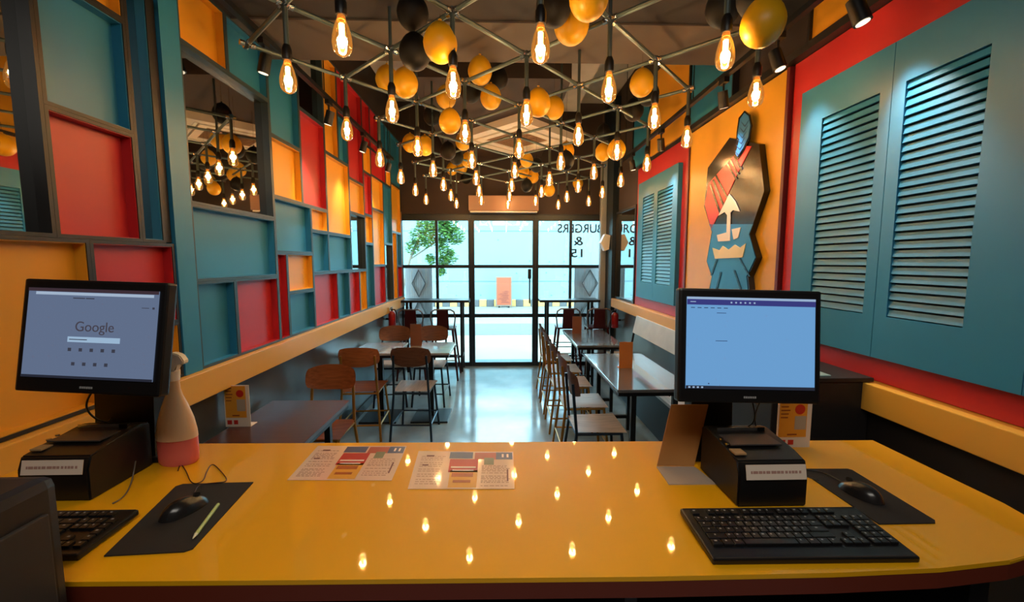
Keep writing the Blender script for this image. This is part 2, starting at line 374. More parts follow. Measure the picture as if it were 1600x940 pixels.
# ================================================================== LEFT WALL PANELS
PAN = {'teal': TEAL, 'red': RED, 'yellow': YELLOW, 'orange': ORANGE, 'mirror': MIRROR}
tiles = [(.92, 1.46, 1.73, 3.0, 'mirror'), (1.46, 1.80, 2.60, 3.0, 'orange'), (1.46, 1.80, 2.165, 2.60, 'teal'), (1.46, 1.80, 1.73, 2.165, 'red'),
 (1.80, 1.92, 1.73, 3.0, 'mirror'), (.92, 1.57, 1.11, 1.73, 'orange'), (1.57, 1.965, 1.37, 1.73, 'red'), (1.57, 1.965, 1.11, 1.37, 'orange'),
 (2.085, 2.44, 2.68, 3.0, 'orange'), (2.44, 2.84, 2.68, 3.0, 'teal'), (2.085, 2.84, 1.93, 2.68, 'mirror'), (2.085, 2.84, 1.55, 1.93, 'teal'),
 (2.085, 2.39, 1.11, 1.55, 'teal'), (2.39, 2.84, 1.11, 1.55, 'red'),
 (2.84, 3.255, 2.475, 3.41, 'teal'), (2.84, 3.255, 2.08, 2.475, 'yellow'), (3.255, 3.70, 2.79, 3.41, 'mirror'), (3.255, 3.70, 2.08, 2.79, 'red'),
 (2.84, 3.38, 1.71, 2.08, 'teal'), (3.38, 3.70, 1.895, 2.08, 'yellow'), (2.84, 2.975, 1.11, 1.71, 'red'), (2.975, 3.38, 1.425, 1.71, 'yellow'), (2.975, 3.38, 1.11, 1.425, 'teal'),
 (3.38, 3.70, 1.555, 1.895, 'teal'), (3.70, 4.25, 1.555, 1.895, 'teal'), (3.70, 4.25, 1.895, 2.585, 'yellow'), (3.70, 4.01, 2.585, 3.41, 'orange'), (4.01, 4.25, 2.585, 3.0, 'teal'), (4.01, 4.25, 3.0, 3.41, 'red'),
 (3.38, 3.87, 1.11, 1.555, 'red'), (3.87, 4.16, 1.11, 1.555, 'teal'), (4.16, 4.47, 1.11, 1.555, 'red'), (4.47, 4.70, 1.11, 1.555, 'yellow'),
 (4.25, 4.70, 2.475, 3.41, 'red'), (4.25, 4.70, 2.14, 2.475, 'yellow'), (4.25, 4.70, 1.555, 2.14, 'mirror'),
 (4.70, 4.98, 2.94, 3.41, 'red'), (4.70, 4.98, 2.635, 2.94, 'yellow'), (4.70, 4.98, 2.17, 2.635, 'red'), (4.70, 4.98, 1.85, 2.17, 'yellow'), (4.70, 4.98, 1.11, 1.85, 'teal'),
 (4.98, 5.60, 2.65, 2.95, 'red'), (4.98, 5.30, 2.95, 3.41, 'red'), (5.30, 5.60, 2.95, 3.41, 'teal'), (4.98, 5.46, 2.27, 2.65, 'yellow'), (4.98, 5.46, 1.60, 2.27, 'yellow'), (4.98, 5.46, 1.11, 1.60, 'red'),
 (5.46, 5.86, 1.88, 2.65, 'teal'), (5.46, 5.86, 1.11, 1.88, 'mirror'), (5.60, 5.86, 2.65, 2.90, 'yellow'), (5.60, 5.86, 2.90, 3.41, 'teal'),
 (5.86, 6.38, 2.72, 3.41, 'teal'), (5.86, 6.38, 2.06, 2.72, 'yellow'), (5.86, 6.10, 1.11, 2.06, 'yellow'), (6.10, 6.38, 1.58, 2.06, 'teal'), (6.10, 6.38, 1.11, 1.58, 'red'), (6.38, 6.44, 1.11, 2.40, 'yellow')]
def nb(t, side):
    y0, y1, z0, z1, c = t; ym, zm = (y0+y1)/2, (z0+z1)/2
    p = {'left': (y0-.03, zm), 'right': (y1+.03, zm), 'above': (ym, z1+.03), 'below': (ym, z0-.03)}[side]
    for u in tiles:
        if u[0] < p[0] < u[1] and u[2] < p[1] < u[3]: return u[4]
    if side == 'below' and z0 < 1.2: return 'ledge'
    if side == 'above': return 'ceiling'
    return 'post'
def shape(t):
    r = (t[3]-t[2])/(t[1]-t[0]); return 'tall narrow' if r > 1.9 else 'upright' if r > 1.15 else 'wide' if r < .85 else 'squarish'
seen = {}
labs = []
for t_ in tiles:
    nm = ('mirror set into' if t_[4] == 'mirror' else t_[4]+' panel in')+' the left wall'
    lab = '%s %s, %s above, %s below, %s to its left' % (shape(t_), nm, nb(t_, 'above'), nb(t_, 'below'), nb(t_, 'left'))
    labs.append(lab)
def side_lab(i):
    lab = labs[i]
    if labs.count(lab) > 1:
        same = [k for k in range(len(tiles)) if labs[k] == lab]; same.sort(key=lambda k: (tiles[k][0], tiles[k][2]))
        lab += ', %s from counter' % ORD[same.index(i)]
    return lab
for i, t_ in enumerate(tiles):
    y0, y1, z0, z1, c = t_; r = .013; D = .055
    if c == 'mirror': D = .055
    e = thing('mirror_panel' if c == 'mirror' else 'coloured_wall_panel', side_lab(i), 'mirror' if c == 'mirror' else 'wall panel', (XL, (y0+y1)/2, z0), group='mirror panels in the left wall' if c == 'mirror' else 'colour-block panels on the left wall')
    hy = (y1-y0)/2-.0005; hz = z1-z0-.001; m = PAN[c]
    q = MB().box(0, .012, -hy+r, hy-r, r, hz-r)
    q.build('mirror_glass' if c == 'mirror' else 'panel_face', m, e)
    if c != 'mirror' or 1.5 < y1 < 2:
        lm = TEAL if c == 'mirror' else m
        q = MB().box(.012, D-.004, hy-r-.003, hy-r, r, hz-r).box(.012, D-.004, -hy+r, -hy+r+.003, r, hz-r)
        q.box(.012, D-.004, -hy+r+.003, hy-r-.003, r, r+.003).box(.012, D-.004, -hy+r+.003, hy-r-.003, hz-r-.003, hz-r)
        q.build('recess_lining', lm, e)
    q = MB().box(0, D, -hy, -hy+r, 0, hz).box(0, D, hy-r, hy, 0, hz).box(0, D, -hy+r, hy-r, 0, r).box(0, D, -hy+r, hy-r, hz-r, hz)
    q.build('panel_frame', FRAME if z0 > 1.0 and y0 > 1.9 else BLACKF, e)
# ================================================================== RIGHT WALL: shutters and poster
def surround(y0, y1, lab):
    o = MB().box(XR-.022, XR-.002, y0, y1, 1.13, 2.733, bev=.002).build('red_surround_board', RED); return tag(o, lab, 'wall panel')
surround(.6, 2.375, 'large red board behind the big louvred shutters near the counter')
surround(3.645, 5.02, 'narrower red board behind the far pair of louvred shutters')
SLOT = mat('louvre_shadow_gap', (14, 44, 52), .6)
def shutter(y0, y1, ly0, ly1, lab, n=27):
    x1 = XR-.023; e = thing('louvred_shutter', lab, 'shutter', (x1, (y0+y1)/2, 1.24), group='louvred shutters on the right wall')
    c = (y0+y1)/2; a, b, la, lb = y0-c+.0015, y1-c-.0015, ly0-c, ly1-c; z0, z1, lz0, lz1 = 0, 1.29, .18, 1.115
    MB().box(-.04, 0, a, la, z0, z1).box(-.04, 0, lb, b, z0, z1).box(-.04, 0, la, lb, z0, lz0).box(-.04, 0, la, lb, lz1, z1).build('shutter_frame', TEAL, e)
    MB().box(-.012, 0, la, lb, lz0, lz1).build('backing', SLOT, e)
    q = MB(); pit = (lz1-lz0)/n
    for k in range(n):
        zc = lz0+pit*(k+.5)
        M = Matrix.Translation((-.030, (la+lb)/2, zc)) @ Matrix.Rotation(math.radians(16), 4, 'Y')
        q.box(-.003, .003, -(lb-la)/2+.001, (lb-la)/2-.001, -pit*.39, pit*.39, M=M)
    q.build('louvre_slats', TEAL, e)
shutter(.66, 1.20, .74, 1.12, 'teal louvred shutter at far right, cut by the photo edge')
shutter(1.20, 1.725, 1.38, 1.667, 'large teal louvred shutter, right one of the near pair with wider slats')
shutter(1.725, 2.25, 1.78, 2.097, 'large teal louvred shutter, left one of the near pair, beside the red strip')
shutter(3.78, 4.32, 3.89, 4.263, 'small teal louvred shutter next to the yellow poster')
shutter(4.32, 4.86, 4.368, 4.70, 'small teal louvred shutter next to the far mirror')
# poster
t = thing('wall_poster', 'large yellow wall board carrying the emblem with blue feather', 'poster', (XR, 3.01, 1.13))
MB().box(-.035, 0, -.60, .60, 0, 1.6, bev=.002).build('poster_board', mat('poster_yellow', (230, 170, 50), .35, noise=.04), t)
for a_, b_ in ((-.625, -.601), (.601, .622)): MB().box(-.045, 0, a_, b_, 0, 1.6).build('poster_edge', mat('dark_red_edge', (96, 20, 24), .5), t)
e = thing('emblem_cutout', 'black and blue cut-out emblem with red stripes and crown on the yellow board', 'emblem', (0, 0, 0))
def wp(pts, X, th, name, m, par=e): return MB().prism([onx(x, y, X) for x, y in pts], (th, 0, 0)).build(name, m, par)
EB = mat('emblem_black_gloss', (22, 17, 16), .2); EBL = mat('emblem_blue', (44, 126, 186), .3); ER = mat('emblem_red', (214, 48, 44), .3)
EW = mat('emblem_white', (232, 214, 196), .4); EC = mat('emblem_cream', (226, 204, 148), .4)
X0 = XR-.075
wp([(1140, 215), (1186, 225), (1194, 298), (1171, 366), (1182, 402), (1169, 432), (1172, 462), (1106, 462), (1112, 432), (1104, 408), (1112, 362), (1100, 322), (1106, 262)], X0, .038, 'emblem_body', EB)
wp([(1108, 350), (1132, 350), (1176, 350), (1170, 366), (1180, 402), (1166, 432), (1169, 462), (1108, 462), (1113, 432), (1105, 408), (1113, 362)], X0-.004, .004, 'blue_beard', EBL)
wp([(1101, 320), (1107, 286), (1161, 228), (1174, 228), (1150, 275), (1137, 304), (1124, 332), (1111, 358)], X0-.004, .004, 'red_turban_band', ER)
for a, b in (((1114, 281), (1131, 322)), ((1109, 288), (1125, 332)), ((1118, 274), (1136, 308)), ((1136, 256), (1150, 279)), ((1141, 250), (1153, 272)), ((1147, 244), (1158, 264))):
    wp([(a[0]-1.3, a[1]), (a[0]+1.3, a[1]-1), (b[0]+1.3, b[1]), (b[0]-1.3, b[1]+1)], X0-.007, .003, 'black_stripe', EB)
wp([(1139, 303), (1148, 314), (1155, 330), (1145, 328), (1141, 332), (1140, 376), (1122, 377), (1120, 367), (1135, 363), (1136, 336), (1132, 331), (1122, 337)], X0-.008, .004, 'white_nose', EW)
wp([(1143, 358), (1157, 355), (1153, 371), (1146, 374)], X0-.008, .004, 'white_mark', EW)
wp([(1113, 387), (1124, 391), (1129, 384), (1138, 390), (1148, 382), (1156, 387), (1165, 380), (1160, 402), (1117, 404)], X0-.008, .004, 'cream_crown', EC)
for a, b in (((1120, 405), (1111, 430)), ((1126, 425), (1117, 460)), ((1155, 403), (1171, 432)), ((1147, 422), (1160, 460))):
    wp([(a[0]-1.2, a[1]), (a[0]+1.2, a[1]), (b[0]+1.2, b[1]), (b[0]-1.2, b[1])], X0-.008, .004, 'black_line', EB)
FEA = mat('feather_blue', (38, 106, 160), .4)
wp([(1163, 173), (1171, 179), (1174, 196), (1171, 216), (1163, 234), (1153, 249), (1146, 241), (1150, 225), (1151, 206), (1154, 184)], X0-.008, .008, 'feather_outline', EB)
wp([(1163, 176), (1169, 181), (1172, 196), (1169, 214), (1161, 231), (1152, 245), (1149, 240), (1153, 226), (1155, 218), (1152, 214), (1153, 205), (1156, 186)], X0-.012, .004, 'feather', FEA)
for k in range(6):
    yy = 188+k*9; xx = 1164-k*2
    wp([(xx-6, yy+2), (xx-.5, yy+8), (xx+.5, yy+7), (xx+6, yy-1), (xx, yy+10), (xx-2, yy+9)], X0-.014, .002, 'feather_barb', mat('feather_dark', (18, 52, 92), .5))
# ================================================================== PENDANT LIGHTS ON PIPE GRID
P0 = Vector((-.5772, 1.6226)); E1 = Vector((.36172, .38643)); E2 = Vector((-.3693, .35013)); NZ = 2.775; BZ = 2.48
nodes = {}
for i in range(-4, 12):
    for k in range(-5, 9):
        p = P0+i*E1+k*E2
        if -1.32 < p.x < 1.5 and 1.15 < p.y < 6.34: nodes[(i, k)] = p
lat = thing('pipe_grid', 'grey pipe lattice hung under the ceiling, carrying the filament bulbs', 'pipe grid', (0, 0, NZ))
L0 = lat
nstr = 0; extra = MB(); nex = 0
keys = sorted(nodes, key=lambda k: nodes[k].y)
for k in keys:
    for d in ((1, 0), (0, 1)):
        k2 = (k[0]+d[0], k[1]+d[1])
        if k2 in nodes:
            a, b = nodes[k], nodes[k2]; u = (b-a).normalized()*.03
            if nstr < 100: MB().tube((a.x+u.x, a.y+u.y, 0), (b.x-u.x, b.y-u.y, 0), .011, seg=8).build('strut', PIPE, lat, smooth=True); nstr += 1
            else: extra.tube((a.x+u.x, a.y+u.y, 0), (b.x-u.x, b.y-u.y, 0), .011, seg=8); nex += 1
if nex: ex = extra.build('strut', PIPE, lat, smooth=True); ex['kind'] = 'stuff'
proto_c = None
for k in keys:
    p = nodes[k]
    if proto_c is None:
        q = MB()
        for v in (E1, -E1, E2, -E2):
            u = v.normalized(); q.tube((u.x*.014, u.y*.014, 0), (u.x*.036, u.y*.036, 0), .015, seg=8)
        proto_c = q.build('coupler', CHROME, lat, smooth=True); c = proto_c
    else: c = proto_c.copy(); C.objects.link(c); c.parent = lat
    c.location = (p.x, p.y, 0)
def ceil_z(p): return 2.99 if p.y < 2.96 else (3.22 if -.78 < p.x < .62 and p.y > 3.75 else 3.45 if .62 < p.x < .92 and 3.9 < p.y < 5.2 else 3.6 if -1.3 < p.x < -.95 and 3.6 < p.y < 5 else 4.0)
hang = [k for k in keys if (k[0]+2*k[1]) % 3 == 0 and (abs(nodes[k].x-.21)+abs(nodes[k].y-5.32)) > .85]
for k in hang:
    p = nodes[k]; top = 2.99 if p.y < 2.96 else (3.22 if -.78 < p.x < .62 and p.y > 3.75 else 3.45 if .62 < p.x < .92 and 3.9 < p.y < 5.2 else 3.6 if -1.3 < p.x < -.95 and 3.6 < p.y < 5 else 4.0)
    MB().tube((p.x, p.y, .015), (p.x, p.y, top-NZ-.0), .009, seg=8).build('hanger_rod', PIPE, lat, smooth=True)
# pendant prototype, origin at the node
def make_pendant(lab):
    e = thing('filament_pendant', lab, 'pendant light', (0, 0, 0), group='amber filament bulbs hanging from the pipe grid')
    MB().tube((0, 0, -.175), (0, 0, .02), .0115, seg=12).build('stem', PIPE, e, smooth=True)
    MB().lathe([(0, -.235), (.019, -.235), (.021, -.225), (.021, -.19), (.014, -.17), (0, -.17)], 16).build('socket', BLACKP, e, smooth=True)
    prof = [(0, -.378), (.010, -.376), (.024, -.368), (.033, -.355), (.0365, -.335), (.035, -.310), (.027, -.275), (.017, -.25), (.0145, -.235)]
    MB().lathe(prof, 20).build('bulb', AMBER, e, smooth=True)
    gb = [c_ for c_ in e.children if c_.name.startswith('bulb')][0]
    q = MB()
    for a in range(7):
        an = 2*PI*a/7; r1, r2 = .0085, .0085
        q.tube((r1*math.cos(an), r1*math.sin(an), -.264), (r2*math.cos(an+.3), r2*math.sin(an+.3), -.342), .0017, seg=6)
    q.tube((0, 0, -.262), (0, 0, -.348), .0065, seg=8)
    q.build('filament', FIL, gb)
    MB().lathe([(.012, -.236), (.0135, -.236), (.0135, -.252), (.012, -.252)], 16).build('bulb_collar', BRASS, gb, smooth=True)
    l = bpy.data.lights.new('bulb_light', 'POINT'); l.energy = BULB_W; l.color = (1, .86, .62); l.shadow_soft_size = .02
    lo = bpy.data.objects.new('bulb_light', l); C.objects.link(lo); lo.parent = e; lo.location = (0, 0, -.305)
    return e
bulbs = []
for k in keys:
    p = nodes[k]
    if p.y < 1.5: continue
    v = Vector((p.x, p.y, BZ))-CAM; w_ = v.dot(FW); bulbs.append((k[0]+k[1], p, 800+FPX*v.dot(RT)/w_, 470-FPX*v.dot(UP)/w_))
bulbs = [b for b in bulbs if -1.05 < b[1].x < 1.36]
rows = {}
for b in bulbs: rows.setdefault(b[0], []).append(b)
pp = None; BL = []
for ri, r in enumerate(sorted(rows)):
    row = sorted(rows[r], key=lambda b: b[1].x)
    for ci, b in enumerate(row):
        lab = 'glowing amber filament bulb, %s from left in the %s row of bulbs back from the counter' % (ORD[ci], ORD[ri])
        if len(lab.split()) > 16: lab = 'amber filament bulb, %s from left in %s row back from the counter' % (ORD[ci], ORD[ri])
        if pp is None: pp = make_pendant(lab); o = pp
        else: o = dup(pp, (0, 0, 0), 0, lab)
        o.location = (b[1].x, b[1].y, NZ); BL.append((b[2], b[3], ri, ci, b[1].y))
# ================================================================== BALLOONS
BY = mat('yellow_balloon_latex', (226, 168, 18), .4, noise=.04); BK = mat('black_balloon_latex', (14, 12, 13), .6, spec=.3)
bp = {}
def make_balloon(kind):
    e = thing('balloon', '', 'balloon')
    R = .078
    prof = [(0, R)]+[(R*math.sin(a)*(1 if a < 1.57 else 1-.10*((a-1.57)/1.57)), R*math.cos(a)*(1 if a < 1.57 else 1+.12*(a-1.57)/1.57)) for a in [PI*k/14 for k in range(1, 14)]]+[(.004, -R*1.14)]
    MB().lathe(prof, 24).build('balloon_skin', BY if kind == 'y' else BK, e, smooth=True)
    MB().lathe([(.004, -R*1.13), (.009, -R*1.21), (.0, -R*1.19)], 10).build('knot', BY if kind == 'y' else BK, e, smooth=True)
    for c_ in e.children: c_.data.transform(Matrix.Rotation(PI, 4, 'X'))
    return e
used_l = set(); posn = []
bal = [('k', 645, 20, 46), ('k', 648, 82, 46), ('y', 688, 68, 50), ('y', 605, 124, 34), ('y', 633, 130, 38), ('y', 750, 111, 36), ('y', 767, 152, 32), ('k', 735, 142, 32),
 ('k', 778, 122, 30), ('y', 697, 152, 30), ('y', 703, 190, 33), ('k', 675, 181, 26), ('y', 841, 161, 37), ('y', 866, 169, 30), ('k', 865, 10, 52), ('y', 893, 38, 52), ('y', 920, -4, 58),
 ('k', 1130, 12, 50), ('y', 1192, 36, 62), ('k', 1185, -8, 60), ('y', 1003, 130, 36), ('k', 1013, 147, 32), ('k', 990, 172, 30), ('k', 1165, 0, 40),
 ('y', 641, 224, 24), ('y', 664, 228, 26), ('y', 724, 221, 24), ('k', 700, 236, 24), ('k', 713, 245, 22), ('y', 731, 250, 20), ('y', 706, 264, 17), ('y', 684, 284, 14), ('y', 722, 262, 16),
 ('y', 942, 238, 24), ('y', 963, 234, 28), ('k', 884, 251, 26), ('k', 943, 207, 22), ('y', 885, 236, 24), ('y', 818, 268, 18), ('y', 823, 250, 20), ('k', 838, 258, 20), ('y', 833, 276, 18), ('y', 858, 297, 18), ('k', 823, 290, 18), ('y', 806, 292, 15), ('y', 903, 286, 16), ('k', 728, 278, 16)]
for kind, px, py, wpx in bal:
    Y = .156*FPX/wpx; p = ony(px, py, Y)
    col = 'yellow' if kind == 'y' else 'black'
    cand = sorted(BL, key=lambda b: (b[0]-px)**2+(b[1]-py)**2)
    lab = None
    for b in cand:
        dx, dy = px-b[0], py-b[1]
        s_ = ('right of' if dx > 0 else 'left of') if abs(dx) > abs(dy) else ('below' if dy > 0 else 'above')
        l2 = '%s balloon %s bulb %s of %s row of bulbs' % (col, s_, ORD[b[3]], ORD[b[2]])
        l2 = '%s balloon just %s the %s bulb in the %s row back' % (col, s_, ORD[b[3]], ORD[b[2]])
        if l2 not in used_l: lab = l2; break
    used_l.add(lab)
    # nudge along the sight line until clear of earlier balloons
    for it in range(60):
        hit = [o_ for o_ in posn if (o_-p).length < .165]
        if not hit: break
        Y += .03; p = ony(px, py, Y)
    posn.append(p)
    if kind not in bp: bp[kind] = make_balloon(kind); o = bp[kind]
    else: o = dup(bp[kind], (0, 0, 0))
    o.location = p; o['label'] = lab; o['group'] = '%s balloons tied among the ceiling pipes' % col
    o.rotation_euler = (0, 0, random.uniform(0, 6))
    s_ = wpx*Y/FPX/.156; s_ = min(1.1, s_) ; o.scale = (s_, s_, s_*1.1)
    zt_ = NZ if p.z+.1 < NZ else ceil_z(p)
    MB().tube((0, 0, .09), (0, 0, (zt_-p.z)/(s_*1.1)), .0012, seg=5).build('balloon_string', mat('dark_string', (60, 40, 36), .6), o)
# ================================================================== TRACK LIGHTS
def track(x, y0, y1, z, ztop, lab):
    e = thing('light_track', lab, 'light track', (x, (y0+y1)/2, z)); h = (y1-y0)/2
    MB().box(-.016, .016, -h, h, 0, .03).build('rail', BLACKM, e)
    q = MB()
    for k in (-.9, .0, .9):
        yy = k*h; top = 2.99 if (y0+y1)/2+yy < 2.96 else ztop
        q.tube((0, yy, .03), (0, yy, top-z), .004, seg=6)
    q.build('suspension_wire', BLACKM, e)
track(1.42, 1.3, 5.0, 2.80, 4.0, 'black light track along the right wall above the poster')
track(-1.30, 1.3, 5.2, 2.86, 4.0, 'black light track along the left wall above the coloured panels')
def spot(x, y, z, aim, lab, en=SPOT_W, size=.95):
    e = thing('track_spotlight', lab, 'spotlight', (x, y, z), group='black track spotlights')
    MB().box(-.016, .016, -.035, .035, -.03, -.001).build('track_adapter', BLACKP, e)
    MB().tube((0, 0, -.12), (0, 0, -.03), .006).build('spot_arm', BLACKP, e)
    d = (Vector(aim)-Vector((x, y, z-.10))).normalized(); c = Vector((0, 0, -.125))
    q = MB(); q.tube(c-d*.05, c+d*.05, .030, .032, seg=20); q.build('spot_head', BLACKP, e, smooth=True)
    MB().tube(c+d*.0501, c+d*.052, .024, seg=20).build('spot_lens', mat('lens_glow', (255, 240, 220), .4, emit=(255, 236, 205), es=1.5), e)
    l = bpy.data.lights.new('spot_beam', 'SPOT'); l.energy = en; l.color = (1, .93, .80); l.spot_size = size; l.spot_blend = .9; l.shadow_soft_size = .03
    o = bpy.data.objects.new('spot_beam', l); C.objects.link(o); o.parent = e; o.location = c+d*.062; o.rotation_euler = d.to_track_quat('-Z', 'Y').to_euler()
spot(1.42, 1.71, 2.76, (1.66, 1.52, 1.75), 'large black spotlight pointing at the near shutters')
spot(1.42, 2.2, 2.80, (1.66, 2.0, 1.75), 'black spotlight hanging near the corner of the red strip', SPOT_W*.7)
spot(1.42, 2.72, 2.80, (1.66, 2.95, 1.9), 'black spotlight above the emblem poster', SPOT_W*.9)
spot(1.42, 3.75, 2.80, (1.66, 4.1, 1.8), 'black spotlight above the far shutters', SPOT_W)
spot(1.42, 4.55, 2.80, (1.66, 4.6, 1.6), 'black spotlight farthest along the right track', SPOT_W*.5)
spot(-1.30, 2.45, 2.86, (-1.55, 2.5, 1.7), 'black spotlight above the big wall mirror', SPOT_W*.5)
spot(-1.30, 3.32, 2.86, (-1.55, 3.4, 1.95), 'black spotlight above the tall red panel on the left wall', SPOT_W)
spot(-1.30, 4.12, 2.86, (-1.55, 4.1, 1.9), 'black spotlight by the tall orange panel on the left wall', SPOT_W*.8)
spot(-1.30, 5.0, 2.86, (-1.55, 5.1, 2.0), 'black spotlight farthest along the left track', SPOT_W*.8)
# ================================================================== COUNTER
t = thing('service_counter', 'long glossy yellow service counter with rounded right corner', 'counter', (0, 0, 0))
out = [(-1.49, .80), (-.97, .785), (-.4, .775), (.3, .765), (.67, .765), (.9, .772), (1.07, .79), (1.18, .815), (1.255, .86), (1.295, .92), (1.308, .99), (1.308, 1.375), (-1.49, 1.42)]
q = MB().prism([(x, y, CT-.010) for x, y in out], (0, 0, .010))
es = [e_ for e_ in q.b.edges if abs(e_.verts[0].co.z-e_.verts[1].co.z) < 1e-5]
bmesh.ops.bevel(q.b, geom=es, offset=.003, segments=2, affect='EDGES')
q.build('counter_top', COUNTER, t, smooth=True)
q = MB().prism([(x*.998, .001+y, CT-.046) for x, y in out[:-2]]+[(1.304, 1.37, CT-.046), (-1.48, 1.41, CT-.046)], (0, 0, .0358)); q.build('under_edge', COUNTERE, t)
MB().box(-1.46, 1.24, 1.30, 1.35, 0, CT-.056).box(-1.46, -1.42, .92, 1.30, 0, CT-.056).box(1.19, 1.24, .95, 1.30, 0, CT-.056).box(-1.42, 1.19, .93, 1.30, .42, .45).build('carcass', DKCAB, t)
MB().box(-.60, -.57, .90, 1.295, 0, CT-.056).box(.30, .33, .93, 1.295, 0, CT-.056).build('divider', mat('divider_grey', (92, 78, 84), .5), t)
# dark box made up to stand in for a blurred shape near the lens
t = thing('blur_stand_in', 'dark grey box standing in for a blurred near shape, left end of the counter', 'cabinet', (-1.16, .58, 0))
MB().box(-.34, .34, -.2, .18, .08, 1.26, bev=.02).build('cabinet_body', DKCAB, t)
MB().box(-.30, .30, -.17, .15, 0, .08).build('plinth', BLACKF, t)
MB().box(.3401, .349, -.17, .15, .12, 1.2, bev=.003).build('side_panel', mat('charcoal_panel', (46, 42, 40), .55), t)
# black cabinet right
t = thing('black_cabinet', 'wide black cabinet behind the right monitor, against the right wall', 'cabinet', (1.40, 2.0, 0))
MB().box(-.225, .205, -.28, .22, 0, 1.13, bev=.006).build('cabinet_body', DKCAB, t)
MB().box(-.235, .21, -.29, .225, 1.131, 1.15, bev=.004).build('cabinet_top', DKCAB, t)
tag(MB().box(1.26, 1.44, 1.735, 1.80, 1.1505, 1.156, bev=.002).build('painted_reflection_strip', mat('pale_teal_reflection', (150, 180, 178), .3)), 'pale teal strip, a painted reflection on top of the black cabinet', 'painted reflection')  # teal reflection on the cabinet top, put in as a thin coloured strip
# ---- monitors
def label_sticker(M, par, w, h, name='paper_label'):
    lb = MB().box(-w/2, w/2, -.0012, 0, -h/2, h/2, M=M).build(name, PAPER, par)
    q = MB(); rr = random.Random(w*99+h)
    x = -w*.42
    while x < w*.38:
        l = rr.uniform(.004, .014); q.box(x, x+l, -.0016, -.0012, -h*.09, h*.09, M=M); x += l+rr.uniform(.0015, .004)
    q.build('faded_print', mat('faded_print', (170, 130, 118), .6), lb)
def monitor(name, lab, c, ya, pi, ro, h, w, content):
    e = bpy.data.objects.new(name, None); C.objects.link(e); e['label'] = lab; e['category'] = 'monitor'
    e.matrix_world = Matrix.Translation(c) @ Matrix.Rotation(ya, 4, 'Z') @ Matrix.Rotation(pi, 4, 'X') @ Matrix.Rotation(ro, 4, 'Y')
    W2, H2 = w/2, h/2
    MB().box(-W2, W2, 0, .030, -H2, H2, bev=.006).build('housing', BLACKP, e)
    MB().box(-W2*.7, W2*.7, .0301, .05, -H2*.7, H2*.55, bev=.006).build('rear_cover', BLACKP, e)
    q = MB().box(-W2+.018, W2-.018, -.0025, -.0005, -H2+.036, H2-.022); scr = q.build('screen', content['bg'], e)
    content['draw'](scr, W2-.018, -H2+.036, H2-.022)
    # maker's mark, unreadable in the photo
    q = MB(); 
    for k in range(6): q.box(-.016+k*.0056, -.0118+k*.0056, -.0012, -.0002, -H2+.013, -H2+.018)
    q.build('badge', mat('badge_grey', (150, 150, 150), .4), e)
    ax = content.get('ax', 0); MB().box(ax-.04, ax+.04, .0501, content.get('arm', .205), -H2*.8, -H2*.2, bev=.005).build('tilt_mount', BLACKP, e)
    return e
def scr_mat(name, a, es): 
    m = mat(name, (20, 22, 26), .2, emit=a, es=es); return m
def px_box(e, nm, rects, m, y=-.0035):
    q = MB()
    for x0, x1, z0, z1 in rects: q.box(x0, x1, y, y+.0008, z0, z1)
    return q.build(nm, m, e)
def TM(x, z, y=-.004): return Matrix.Translation((x, y, z)) @ Matrix.Rotation(PI/2, 4, 'X')
def draw_google(e, hw, zb, zt):
    dk = scr_mat('screen_dark_line', (62, 64, 78), .8); wh = scr_mat('screen_search_white', (150, 178, 205), 1.0)
    px_box(e, 'browser_bar', [(-hw, hw, zt-.008, zt)], scr_mat('screen_bar_dark', (74, 56, 66), .6))
    px_box(e, 'address_bar', [(-hw+.02, hw-.012, zt-.016, zt-.009)], scr_mat('screen_bar_light', (160, 178, 200), 1))
    px_box(e, 'bookmark_line', [(-.05, -.02, zt-.024, zt-.0215), (-.017, .004, zt-.024, zt-.0215), (hw-.04, hw-.022, zt-.042, zt-.0405), (hw-.013, hw-.008, zt-.044, zt-.039)], dk)
    g = text('Google', .034, scr_mat('screen_logo_grey', (74, 70, 82), .8), TM(.012, zt-.092), 'search_page_title', e, .0003)
    px_box(e, 'search_box', [(-.055, .078, zt-.129, zt-.116)], wh)
    px_box(e, 'search_hint', [(-.05, -.005, zt-.1235, zt-.1215)], dk, -.0042)
    r = [(-.052+k*.028+.0, -.044+k*.028, zt-.151, zt-.143) for k in range(5)]+[(-.040+k*.028, -.032+k*.028, zt-.185, zt-.177) for k in range(4)]
    px_box(e, 'shortcut_icon', r, dk)
    px_box(e, 'task_bar', [(-hw, hw, zb, zb+.006)], scr_mat('screen_task_dark', (46, 50, 66), .6))
